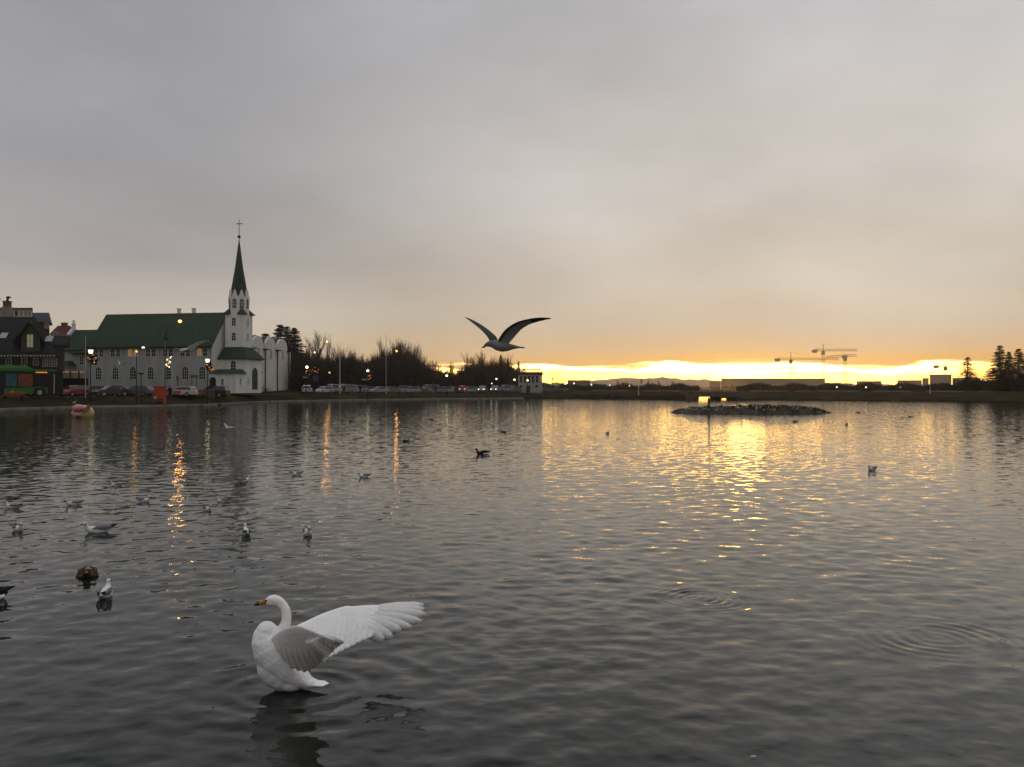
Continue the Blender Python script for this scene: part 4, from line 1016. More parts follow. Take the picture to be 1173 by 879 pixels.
lk = [(352, 'suv', white_p, 'white estate car with a red tail, leftmost on the road past the gallery', 100, 'n', .0), (371, 'hatch', white_p, 'white hatchback just right of the leftmost estate car', 180, 'n', 0),
      (382, 'van', white_p, 'white van left of the flagpole foot', 180, 'n', 0), (396, 'van', silver_p, 'silver van right of the flagpole foot', 180, 'n', 0),
      (409, 'suv', white_p, 'white car directly behind the standing dark figure', 180, 'n', 0), (424, 'hatch', silver_p, 'silver hatchback right of the standing dark figure', 150, 'n', 0),
      (434, 'saloon', white_p, 'white saloon in the row left of the tall thin pole', 180, 'n', 0), (446, 'hatch', grey_p, 'grey hatchback at the foot of the tall thin pole', 180, 'n', 0),
      (461, 'suv', silver_p, 'silver car below and right of the orange street lamp', 150, 'n', 0), (471, 'hatch', white_p, 'white hatchback right of the silver car under the orange lamp', 140, 'n', 0),
      (480, 'saloon', grey_p, 'grey car where the row dips below the falling tree line', 180, 'n', 0), (492, 'van', silver_p, 'pale van below the left edge of the sunset glow', 180, 'n', 0),
      (501, 'hatch', silver_p, 'silver hatchback right of the pale van', 160, 'n', 0), (509, 'hatch', white_p, 'white hatchback under the greenish street lamp', 160, 'n', 0),
      (520, 'saloon', grey_p, 'grey car left of the car with the red tail lamp', 180, 'n', 0), (530, 'suv', grey_p, 'dark car showing a glowing red tail lamp', 90, 'tail', 0),
      (537, 'hatch', white_p, 'white car right of the glowing red tail lamp', 160, 'n', 0), (546, 'saloon', silver_p, 'silver car between the red tail lamp and the first headlamps', 180, 'n', 0),
      (553, 'suv', grey_p, 'car with lit headlamps, left of the two approaching cars', 262, 'head', 0), (567, 'suv', grey_p, 'car with lit headlamps, right of the two approaching cars', 262, 'head', 0),
      (580, 'van', silver_p, 'pale van parked left of the white pavilion', 180, 'n', 0), (588, 'hatch', grey_p, 'grey car closest to the white pavilion on its left', 180, 'n', 0)]
for i, (p, k, m, lb, yw, lit, _) in enumerate(lk):
    s_ = 9.5 + (i % 3) * 1.2
    base = along(p, s_) if yw not in (262, 90, 100) else 0
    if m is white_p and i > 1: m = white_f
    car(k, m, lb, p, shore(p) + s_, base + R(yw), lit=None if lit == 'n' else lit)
for p, k, m, lb, lit in ((626, 'saloon', grey_p, 'dark car right of the white pavilion', None), (640, 'saloon', blue_p, 'dark blue car with a lit tail lamp right of the pavilion', 'tail')):
    car(k, m, lb, p, 213, R(182), lit=lit)

# green city bus
BL, BWd, BH = 12.0, 2.5, 2.95
bus_g = mat('bus_green', (.035, .135, .035), .35, .05, 1); bus_gl = mat('bus_window', (.012, .013, .014), .3, .1, 1, spec=.15); bus_d = mat('bus_dark', (.014, .018, .015), .35, .1, 1)
d_b = 104.0
bt = along(45, 9)
bus_fr = P(66.5, 455, d_b); bus_fr.z = STREET + .01
bus_rz = bt - R(18)
bus_s = 1.16
bus = thing('bus', 'green city bus with an amber side display and blue and orange window posters', 'bus', bus_fr, bus_rz)
def bx(name, m, *a, parent=None):
    b = MB(); b.box(*a); return b.build(name, m, parent or bus)
y0 = -BWd / 2                                        # the side towards the lake is -y
b = MB(); pr = [(-BL, .32), (-BL, 2.8), (-BL + .25, BH), (-.3, BH), (0, 2.55), (.06, 1.3), (0, .32)]
b.prism(pr, -BWd / 2, BWd / 2, 'y'); b.build('body', bus_d, bus)
b = MB(); b.prism([(-BL - .02, 2.72), (-BL + .2, BH + .02), (-1.0, BH + .02), (-.6, 2.86), (-.6, 2.72)], -BWd / 2 - .03, BWd / 2 + .03, 'y'); b.build('roof_edge', bus_g, bus)
b = MB(); b.frustum(-9.4, -2.9, -1.0, 1.0, BH + .023, -9.0, -3.5, -.85, .85, BH + .36); b.build('roof_pod', bus_g, bus)
for a, c in ((-BL + .02, -6.9), (-5.75, -1.55)):
    b = MB(); wx_ = -2.35 if c > -2 else -9.0
    pts = [(a, .34), (wx_ - .62, .34)] + [(wx_ + .6 * math.cos(math.pi - math.pi * i / 8), .5 + .6 * math.sin(math.pi - math.pi * i / 8)) for i in range(9)] + [(wx_ + .62, .34), (c, .34), (c, .98), (a, .98)]
    b.prism(pts, y0 - .035, y0 - .004, 'y'); b.build('side_panel', bus_g, bus)
for x_ in (-9.0, -2.35):
    for y_ in (y0 + .12, -y0 - .12):
        b = MB(); b.tube([(x_, y_ - .14, .48), (x_, y_ + .14, .48)], .48, 18); w_ = b.build('wheel', tyre_m, bus)
        b = MB(); b.tube([(x_, y_ - .15, .48), (x_, y_ + .15, .48)], .26, 12); b.build('rim', rim_m, w_)
post_b = mat('blue_poster', (.035, .10, .13), .4, .25, 2.0); post_o = mat('orange_poster', (.16, .06, .038), .4, .25, 2.5)
for a, c, m in ((-11.6, -10.3, bus_gl), (-8.7, -7.2, bus_gl), (-5.6, -4.55, post_b), (-4.45, -3.05, post_o), (-2.9, -1.6, bus_gl)):
    b = MB(); b.box(a, c, y0 - .03, y0 - .004, 1.12, 2.42); b.build('side_window', m, bus)
for a, c in ((-6.85, -5.8), (-1.42, -.42)):
    b = MB(); b.box(a, c, y0 - .03, y0 - .004, .36, 2.45); do = b.build('door', bus_gl, bus)
    b = MB(); b.box((a + c) / 2 - .05, (a + c) / 2 + .05, y0 - .05, y0 - .032, .36, 2.45); b.build('door_bar', louvre, do)
b = MB()
rg = random.Random(3); b.box(-2.85, -1.65, y0 - .03, y0 - .004, 2.5, 2.72); db = b.build('side_display', bus_d, bus)
b = MB(); x_ = -2.75
while x_ < -1.75:
    w_ = rg.uniform(.08, .16); b.box(x_, x_ + w_, y0 - .045, y0 - .032, 2.55, 2.67); x_ += w_ + .03
b.build('display_row', mat('amber_display', (.5, .15, .02), .5, 0, emit=(1, .30, .06), es=.8), db)
for y_ in (-.8, .8):
    b = MB(); b.ball((.03, y_, .62), .06, .18, .1); b.build('headlight', head_m, bus)
b = MB(); b.box(.04, .075, -1.1, 1.1, 1.25, 2.4); b.build('windscreen', glass, bus)
bus.scale = (bus_s, bus_s, bus_s)
b = MB(); b.ball((-5.0, y0 - .04, .55), .17, .02, .13); b.build('emblem', mat('pale_emblem', (.45, .42, .2), .6, .2, 4), bus)

# ------------------------------------------------------------------ street lamps, poles, wreaths, signs
lamp_w = mat('lamp_warm_white', (.9, .85, .6), .4, 0, emit=(1, .90, .52), es=2.3); lamp_g = mat('lamp_pale_green', (.9, .9, .7), .4, 0, emit=(.93, 1, .60), es=4.0); lamp_o = mat('lamp_orange', (1, .6, .2), .4, 0, emit=(1, .52, .14), es=1.9)
lamp_O = mat('lamp_bright_orange', (1, .6, .2), .4, 0, emit=(1, .50, .13), es=2.0)
pole_w = mat('white_pole', (.42, .42, .40), .6, .05, 2)
def bulb_light(parent, loc, watts, r=.22):           # the lamp's own light
    ld = bpy.data.lights.new('lamp_light', 'POINT'); ld.energy = watts; ld.color = (1, .47, .12); ld.shadow_soft_size = r
    o = bpy.data.objects.new('lamp_light', ld); col.objects.link(o); o.parent = parent; o.location = loc
def lamp(label, px, py, d, m, r=.24, kind='lantern', group='lamps round the lake'):
    q = G(px, d); h = hzz(py, d) - q.z
    t_ = thing('street_lamp', label, 'lamp', q, 0, group)
    b = MB(); b.tube([(0, 0, -.1), (0, 0, .9), (0, 0, .95), (0, 0, h - r * 1.1)], [.11, .10, .07, .05], 8); b.build('post', iron, t_)
    if kind == 'lantern':
        b = MB(); b.frustum(-r * .7, r * .7, -r * .7, r * .7, h - r, -r, r, -r, r, h + r); b.build('lantern', m, t_)
        b = MB(); b.frustum(-r * 1.15, r * 1.15, -r * 1.15, r * 1.15, h + r + .003, -.05, .05, -.05, .05, h + r * 1.75); b.build('lantern_cap', iron, t_)
    else:
        b = MB(); b.ball((0, 0, h), r); b.build('globe', m, t_, smooth=True)
        if m is lamp_O: bulb_light(t_, (0, -.5, h - .25), 95)
        elif m is lamp_o: bulb_light(t_, (0, -.5, h - .25), 90 if py < 400 else 14)
        b = MB(); b.tube([(0, 0, h - r * 1.15), (0, 0, h - r * .8)], [.1, .16], 8); b.build('collar', iron, t_)
    return t_, q, h
green_l = mat('garland_green', (.02, .035, .018), .9, .3, 4); bulbs = mat('garland_bulbs', (.6, .2, .06), .5, 0, emit=(1, .30, .06), es=1.5)
def wreath(label, px, py, d, r=.5):
    q = P(px, py, d); t_ = thing('lit_wreath', label, 'wreath', q, 0, 'lit wreaths hung on lamp posts'); b = MB(); rg = random.Random(int(px)); n = 26
    for i in range(n * 5):
        a = rg.uniform(0, 6.283); c_ = Vector((r * .72 * math.cos(a), rg.gauss(0, .05), r * .72 * math.sin(a) + .0)) + Vector((rg.gauss(0, .1), 0, rg.gauss(0, .1)))
        e = [Vector((rg.gauss(0, .13), rg.gauss(0, .13), rg.gauss(0, .13))) for _ in range(3)]; b.add([c_ + v_ for v_ in e], [(0, 1, 2)])
    b.tube([(r * .72 * math.cos(6.283 * i / 16), 0, r * .72 * math.sin(6.283 * i / 16)) for i in range(17)], .12, 6)
    w_ = b.build('garland', green_l, t_); b = MB()
    for i in range(8):
        a = rg.uniform(0, 6.283); b.ball((r * .74 * math.cos(a) + rg.gauss(0, .12), -.14, r * .74 * math.sin(a) + rg.gauss(0, .12)), .055, nu=6, nv=4)
    b.build('bulbs', bulbs, t_)
lamp('lantern lamp post with a wreath, left of the black saloon car', 103.8, 403, 103.5, lamp_w, .22)
wreath('orange lit wreath below the lantern left of the black saloon', 107.2, 412, 103.3, .58)
lamp('slim dark post with a small orange lamp in front of the church windows', 156.2, 403, 108, lamp_o, .12, 'globe')
lamp('lantern lamp post in front of the church porch', 237.6, 413.3, 115.5, lamp_g, .21)
wreath('orange lit wreath below the lantern by the church porch', 240, 420.5, 115.2, .5)
lamp('pale round lamp right of the white gallery', 351.5, 420.8, 157, lamp_g, .26, 'globe'); wreath('lit wreath below the round lamp right of the gallery', 353.5, 427, 156.6, .62)
lamp('high slim lamp above the blue sign right of the gallery', 360.3, 404, 162, lamp_w, .17, 'globe')
wreath('hanging lit garland on the slim post above the blue sign', 362.3, 424.5, 161.4, .6)
lamp('high orange lamp against the sky right of the gallery', 374.5, 391.4, 180, lamp_o, .22, 'globe')
lamp('small low lamp left of the flagpole', 377.4, 427, 172, lamp_o, .15, 'globe')
lamp('greenish round lamp above the standing dark figure', 421.3, 425, 166, lamp_g, .24, 'globe'); wreath('lit wreath below the greenish lamp above the standing figure', 422.7, 432, 165.6, .5)
lamp('glowing orange lamp among the tallest bare trees', 454.3, 402.3, 186, lamp_O, .2, 'globe')
lamp('greenish lamp above the cars at the left of the sunset', 511.8, 430.6, 186, lamp_g, .24, 'globe')
lamp('tiny white lamp low behind the two approaching cars', 563.4, 439.5, 205, lamp_w, .14, 'globe')
lamp('white lamp above the two approaching cars', 568.7, 434.3, 204, lamp_w, .23, 'globe'); lamp('white lamp just left of the pavilion', 589.3, 435.2, 203, lamp_w, .26, 'globe')
lamp('white lamp in front of the pavilion wall', 604.3, 436, 200.5, lamp_w, .24, 'globe'); lamp('white lamp right of the pavilion', 623.3, 436, 206, lamp_w, .18, 'globe')
lamp('left lamp of the close pair right of the rounded tree', 647.6, 440, 214, lamp_w, .2, 'globe'); lamp('right lamp of the close pair right of the rounded tree', 649.6, 439.2, 216, lamp_w, .16, 'globe')
lamp('small lamp midway between the close pair and the low buildings', 657.4, 439.4, 216, lamp_w, .18, 'globe'); lamp('small lamp at the right end of the low dark row', 677.5, 441, 205, lamp_w, .17, 'globe')
lamp('small lamp on the bank below the far hills', 698.4, 441.6, 200, lamp_w, .16, 'globe'); lamp('faint small lamp on the bank left of the twin shoots', 721, 442.3, 200, lamp_w, .12, 'globe')
for p, py, rr_, lb in ((958.5, 443.6, .16, 'bank lamp just right of the finned building'), (992, 443.8, .18, 'bank lamp under the flat dark building right of the cranes'), (1031.5, 443.6, .17, 'bank lamp under the stepped dark building'),
                       (1079, 443, .22, 'bright bank lamp under the tallest dark block'), (1136.8, 442.4, .22, 'bright bank lamp under the right hand spruces')):
    lamp(lb, p, py, 186, lamp_w, rr_, 'globe')
# tall mast with a bracket lamp and a string of lights
d_ = 109.5; q = G(189, d_); hm = hzz(387, d_) - q.z
ms = thing('street_lamp', 'tall grey mast with a bright orange lamp on a bracket before the church roof', 'lamp', q, 0, 'lamps round the lake')
b = MB(); b.tube([(0, 0, -.1), (0, 0, hm)], [.12, .07], 8); b.build('post', mat('mast_grey', (.12, .125, .125), .6, .1, 2), ms)
b = MB(); b.ball((.12, 0, hm + .55), .16, .16, .2); b.ball((.1, -.02, hm - .05), .24, .2, .24); b.build('signal_head', iron, ms)
xl = X(206, d_) - q.x; zl_ = hzz(368, d_) - q.z
b = MB(); b.tube([(0, 0, hm), (.4, 0, hm + 1.4), (1.0, 0, zl_ + .3), (xl, 0, zl_ + .32)], [.06, .05, .045, .04], 6); b.build('bracket', dark_trim, ms)
b = MB(); b.ball((xl, 0, zl_), .24, .24, .2); b.build('globe', lamp_O, ms, smooth=True); bulb_light(ms, (xl, -.5, zl_ - .3), 125)
b = MB(); b.tube([(xl, 0, zl_ + .16), (xl, 0, zl_ + .3)], [.3, .1], 8); b.build('shade', iron, ms)
ll = thing('light_string', 'dangling string of small warm lights beside the tall grey mast', 'fairy lights', P(194.5, 408, 109), 0)
b = MB(); rg = random.Random(9); pts = []
for i in range(17):
    pts.append(Vector((.25 * math.sin(i * .9) - .02 * i, rg.gauss(0, .04), -.095 * i)))
b.tube(pts, .012, 4); b.build('cable', iron, ll); b = MB()
for q_ in pts[1:]: b.ball(q_ + Vector((rg.gauss(0, .05), 0, 0)), .055, nu=6, nv=4)
b.build('bulbs', mat('warm_bulbs', (.9, .7, .4), .4, 0, emit=(1, .75, .4), es=3.0), ll)
def pole(name, label, cat, px, top_, d, m, r=.07):
    q = G(px, d); t_ = thing(name, label, cat, q); h = hzz(top_, d) - q.z
    b = MB(); b.tube([(0, 0, -.1), (0, 0, h)], [r, r * .6], 8); b.build('shaft', m, t_); b = MB(); b.ball((0, 0, h + r * .6), r * 1.1); b.build('finial', m, t_)
pole('flagpole', 'bare white flagpole left of the first lantern lamp post', 'flagpole', 98, 386, 106, pole_w, .055)
pole('flagpole', 'bare white flagpole rising among the parked white vans', 'flagpole', 389.3, 407.5, 168, pole_w, .14)
pole('thin_pole', 'tall thin grey pole left of the glowing orange lamp', 'pole', 442.3, 384, 176, pole_w, .07)
pole('thin_pole', 'thin grey pole at the left edge of the sunset gap', 'pole', 495.5, 413, 188, iron, .07)
pole('thin_pole', 'thin dark pole in front of the rounded tree', 'pole', 634.5, 424, 206, iron, .06)
pole('thin_pole', 'short pale pole standing on the far bank', 'pole', 731.5, 441, 181, pole_w, .1)
pole('thin_pole', 'short pale pole on the bank under the tallest dark block', 'pole', 1065.5, 441.5, 162, pole_w, .07)
def sign(label, px, py, d, w_, h_, m, posts=2):
    q = G(px, d); zc_ = hzz(py, d) - q.z; t_ = thing('sign', label, 'sign', q)
    b = MB(); b.box(-w_ / 2, w_ / 2, -.06, -.02, zc_ - h_ / 2, zc_ + h_ / 2); b.build('board', m, t_)
    for k in range(posts):
        x_ = 0 if posts == 1 else (-.3 + .6 * k) * w_
        b = MB(); b.box(x_ - .04, x_ + .04, -.017, .06, -.1, zc_ + h_ * .4); b.build('post', iron, t_)
sign('brown name board on two posts before the church wall', 222.5, 431.3, 119, 1.15, .42, mat('brown_board', (.10, .09, .07), .7, .2, 3))
sign('small red notice near the white hatchback', 203.3, 433.2, 119.3, .36, .58, mat('red_notice', (.16, .06, .05), .7, .2, 3), 1)
sign('small grey road sign on the slim post left of the kiosk', 161.5, 428.2, 107.5, .8, .18, iron, 1)
sign('blue round topped sign right of the gallery', 361.5, 433.5, 160, 1.0, 1.2, mat('blue_sign', (.05, .07, .15), .6, .1, 2), 1)
sign('pale board at the foot of the round lamp right of the gallery', 350, 432.5, 157.5, 1.0, .3, louvre, 1)
sign('pale board below the greenish lamp above the standing figure', 417, 435, 166, 1.0, .25, louvre, 1)
ks = thing('kiosk', 'red orange kiosk panel standing right of the dark bush before the church', 'kiosk', G(183.5, 109.5))
red_k = mat('kiosk_red', (.42, .06, .03), .55, .12, 2)
b = MB(); b.box(-.68, .68, -.35, .35, .55, 2.12); b.build('panel', red_k, ks)
for x_ in (-.6, .6):
    b = MB(); b.box(x_ - .07, x_ + .07, -.33, .33, -.1, .547); b.build('leg', red_k, ks)
b = MB(); b.box(-.76, .76, -.42, .42, 2.123, 2.22); b.build('roof', red_k, ks)
b = MB(); b.box(-.72, -.3, -.43, -.36, .5, .9); b.build('leaflet_rack', louvre, ks)
wood_o = mat('orange_slats', (.33, .085, .035), .6, .2, 3)
def bench(label, px, d, w_):
    q = GS(px, d - shore(px)); t_ = thing('bench', label, 'bench', q, R(6), 'orange benches along the shore')
    for y_ in (-.18, 0, .18):
        b = MB(); b.box(-w_ / 2, w_ / 2, y_ - .075, y_ + .075, .42, .48); b.build('seat_slat', wood_o, t_)
    for z_ in (.68, .86):
        b = MB(); b.box(-w_ / 2, w_ / 2, .26, .31, z_ - .07, z_ + .07); b.build('back_slat', wood_o, t_)
    for x_ in (-w_ * .4, w_ * .4):
        b = MB(); b.box(x_ - .04, x_ + .04, -.25, .25, -.15, .417); b.box(x_ - .04, x_ + .04, .315, .37, -.15, .95); b.build('frame', iron, t_)
for p, w_, lb in ((15, 2.3, 'orange slatted bench before the bus at the left edge'), (184.5, 1.8, 'orange bench directly beneath the red kiosk'), (204, 1.6, 'orange bench before the white hatchback'), (227.5, 1.6, 'orange bench left of the porch lamp post'), (245.5, 1.6, 'orange bench right of the porch lamp post')):
    bench(lb, p, shore(p) + 5.6, w_)

# ------------------------------------------------------------------ people on the shore
skin_m = mat('skin', (.35, .2, .14), .6, .05, 3); coat_m = mat('dark_coat', (.018, .018, .022), .85, .15, 4); trou_m = mat('dark_trousers', (.012, .012, .014), .9, .15, 4); hair_m = mat('dark_hair', (.015, .012, .01), .8, .1, 5)
coat2 = mat('grey_coat', (.05, .05, .055), .85, .15, 4)
def person_meshes(step):
    b = MB()                                         # the whole body, 1.75 m, facing -y
    for s_ in (-1, 1):
        f_ = s_ * step
        b.tube([(s_ * .09, 0, .92), (s_ * .10, -f_ * .35 - .01, .50), (s_ * .10, -f_ * .6 + .02, .09)], [.085, .06, .042], 10)
        b.tube([(s_ * .10, -f_ * .6 + .05, .05), (s_ * .10, -f_ * .6 - .16, .035)], [.045, .035], 8)
        b.tube([(s_ * .19, 0, 1.42), (s_ * .235, f_ * .2, 1.14), (s_ * .22, f_ * .3 - .06, .88)], [.052, .042, .032], 8)
        hx_, hy_, hz_ = s_ * .218, f_ * .3 - .075, .83
        b.ball((hx_, hy_, hz_), .026, .04, .05)
        for k in range(4): b.tube([(hx_, hy_ - .03 + .02 * k, hz_ - .03), (hx_, hy_ - .034 + .02 * k, hz_ - .085 - (.01 if k in (1, 2) else 0)), (hx_ - s_ * .012, hy_ - .034 + .02 * k, hz_ - .115)], [.010, .009, .007], 6)
        b.tube([(hx_, hy_ - .03, hz_ + .02), (hx_ - s_ * .02, hy_ - .06, hz_ - .03)], [.011, .008], 6)
    b.tube([(0, .01, .86), (0, .01, 1.05), (0, .0, 1.25), (0, .0, 1.42), (0, .0, 1.48)], [.15, .14, .16, .15, .07], 14)
    b.tube([(0, 0, 1.44), (0, -.01, 1.56)], [.055, .052], 10); b.ball((0, -.02, 1.64), .078, .097, .115)
    b.ball((0, -.118, 1.625), .014, .02, .025); b.ball((-.08, -.01, 1.635), .012, .025, .033); b.ball((.08, -.01, 1.635), .012, .025, .033)
    o = b.build('body', skin_m); remesh(o, .014, 3); body = o.data; bpy.data.objects.remove(o)
    b = MB(); b.tube([(0, .01, .74), (0, .01, .95), (0, .0, 1.25), (0, .0, 1.44), (0, .0, 1.51)], [.20, .19, .205, .19, .085], 14)
    for s_ in (-1, 1): b.tube([(s_ * .16, 0, 1.43), (s_ * .24, s_ * step * .2, 1.14), (s_ * .225, s_ * step * .3 - .06, .89)], [.085, .066, .055], 10)
    o = b.build('coat', coat_m); remesh(o, .018, 3); coat = o.data; bpy.data.objects.remove(o)
    b = MB(); b.tube([(0, .01, .98), (0, .01, .80)], [.165, .15], 12)
    for s_ in (-1, 1): b.tube([(s_ * .09, 0, .90), (s_ * .10, -s_ * step * .35 - .01, .50), (s_ * .10, -s_ * step * .6 + .02, .09)], [.11, .08, .07], 10)
    o = b.build('trousers', trou_m); remesh(o, .018, 2); trou = o.data; bpy.data.objects.remove(o)
    b = MB(); b.ball((0, .008, 1.675), .088, .098, .10, 14, 10); hair = b.mesh('hair', hair_m, True)
    return body, coat, trou, hair
PM = [person_meshes(.0), person_meshes(.35)]
def person(label, px, d, yaw, k=0, m=None, s_=1.0):
    t_ = thing('person', label, 'person', G(px, d), yaw, 'people standing by the lake')
    for nm, me_ in zip(('body', 'coat', 'trousers', 'hair'), PM[k]):
        o = mk(nm, me_, t_, m=m if (nm == 'coat' and m) else None); o.scale = (s_, s_, s_)
person('person in a dark coat standing on the verge in front of the white car row', 412.6, shore(412) + 7.0, R(200), 0, None, 1.15)
person('person in dark clothes standing before the silver van right of the flagpole', 394, shore(394) + 7, R(30), 1)
for p, yw, k, m, lb in ((213.2, 160, 0, None, 'dark figure, leftmost of the group below the white hatchback'), (217, 200, 1, coat2, 'grey coated figure second from the left below the white hatchback'), (220.6, 30, 0, None, 'dark figure, rightmost of the group below the white hatchback'),
        (194.6, 190, 1, None, 'dark figure between the red kiosk and the white hatchback'), (499, 180, 0, None, 'tiny dark figure among the cars by the sunset')):
    person(lb, p, shore(p) + (5.2 if p < 300 else 7.2), R(yw), k, m)
# ------------------------------------------------------------------ island
isl_m = mat('island_rock', (.075, .068, .055), .95, .4, 1.2, bump=.06, bscale=3)
ic = on_water(858, 474); iy0 = ic.y; ihw = (X(948, iy0 + 3) - X(768, iy0 + 3)) / 2; icx = X(858, iy0 + 3)
isl = thing('island', 'low dark rocky islet covered with plants and resting birds', 'islet', (icx, iy0 + 3.2, 0))
rg = random.Random(77); b = MB(); NX, NY = 110, 26
def isl_h(u, v):                                     # u -1..1 along, v -1..1 across
    e = max(0.0, 1 - abs(u) ** 5) * max(0.0, 1 - abs(v) ** 4)
    bump = .5 + .5 * math.sin(u * 23 + v * 5 + 1) * math.sin(u * 9 - v * 7)
    prof = np.interp(u, [-1, -.85, -.6, -.2, 0, .4, .8, 1], [.45, .6, .72, .75, .78, .75, .68, .42])
    return -.25 + (e ** .5) * (prof * .80 + .24) * (.82 + .22 * bump)
for j in range(NY + 1):
    for i in range(NX + 1):
        u, v = 2 * i / NX - 1, 2 * j / NY - 1
        hw = ihw * (1 + .03 * math.sin(7 * v)); dy_ = 3.0 * (1 - .55 * abs(u) ** 3)
        b.v.append((u * hw + rg.gauss(0, .035), v * dy_ + .12 * math.sin(u * 17) + rg.gauss(0, .03), isl_h(u, v) + rg.gauss(0, .05)))
for j in range(NY):
    for i in range(NX):
        a = j * (NX + 1) + i; b.f.append((a, a + 1, a + NX + 2, a + NX + 1)); b.m.append(0)
b.build('rock_bed', isl_m, isl)
b = MB()
for i in range(2600):
    u = rg.uniform(-.97, .97); v = rg.uniform(-.92, .92); h_ = isl_h(u, v)
    c_ = Vector((u * ihw, v * 3.0 * (1 - .55 * abs(u) ** 3), h_ - .03)); n = 3
    hh = rg.uniform(.07, .24) * (1.3 if u > -.1 else .9)
    for k in range(n):
        a = rg.uniform(0, 6.28); tip = c_ + Vector((math.cos(a) * hh * .6, math.sin(a) * hh * .6, hh)); sd = Vector((-math.sin(a), math.cos(a), 0)) * hh * .22
        b.add([c_ - sd, c_ + sd, tip], [(0, 1, 2)])
tuft = b.build('ground_plants', mat('island_plants', (.055, .05, .03), .9, .6, 1.5), isl); tag(tuft, kind='stuff')
b = MB()
for i in range(70):
    u = rg.uniform(-.97, .97); v = rg.choice([-.85, -.75, -.65]) + rg.gauss(0, .05); r_ = rg.uniform(.10, .24)
    b.ball((u * ihw, v * 3.0 * (1 - .55 * abs(u) ** 3), max(.02, isl_h(u, v) - .02)), r_, r_ * .8, r_ * .6, 7, 5)
st = b.build('shore_stones', mat('shore_stone', (.12, .112, .10), .9, .5, .9), isl); tag(st, kind='stuff')
pt = thing('post', 'dark post carrying a small plate, standing on the islet', 'post', (X(812, iy0 + 1.2), iy0 + 1.2, .25))
b = MB(); b.tube([(0, 0, -.3), (0, 0, 1.22)], [.11, .10], 8); b.build('shaft', iron, pt)
b = MB(); b.box(-.14, .14, -.05, .05, 1.62, 1.68); b.tube([(0, 0, 1.21), (0, 0, 1.63)], .012, 4); b.build('plate', iron, pt)

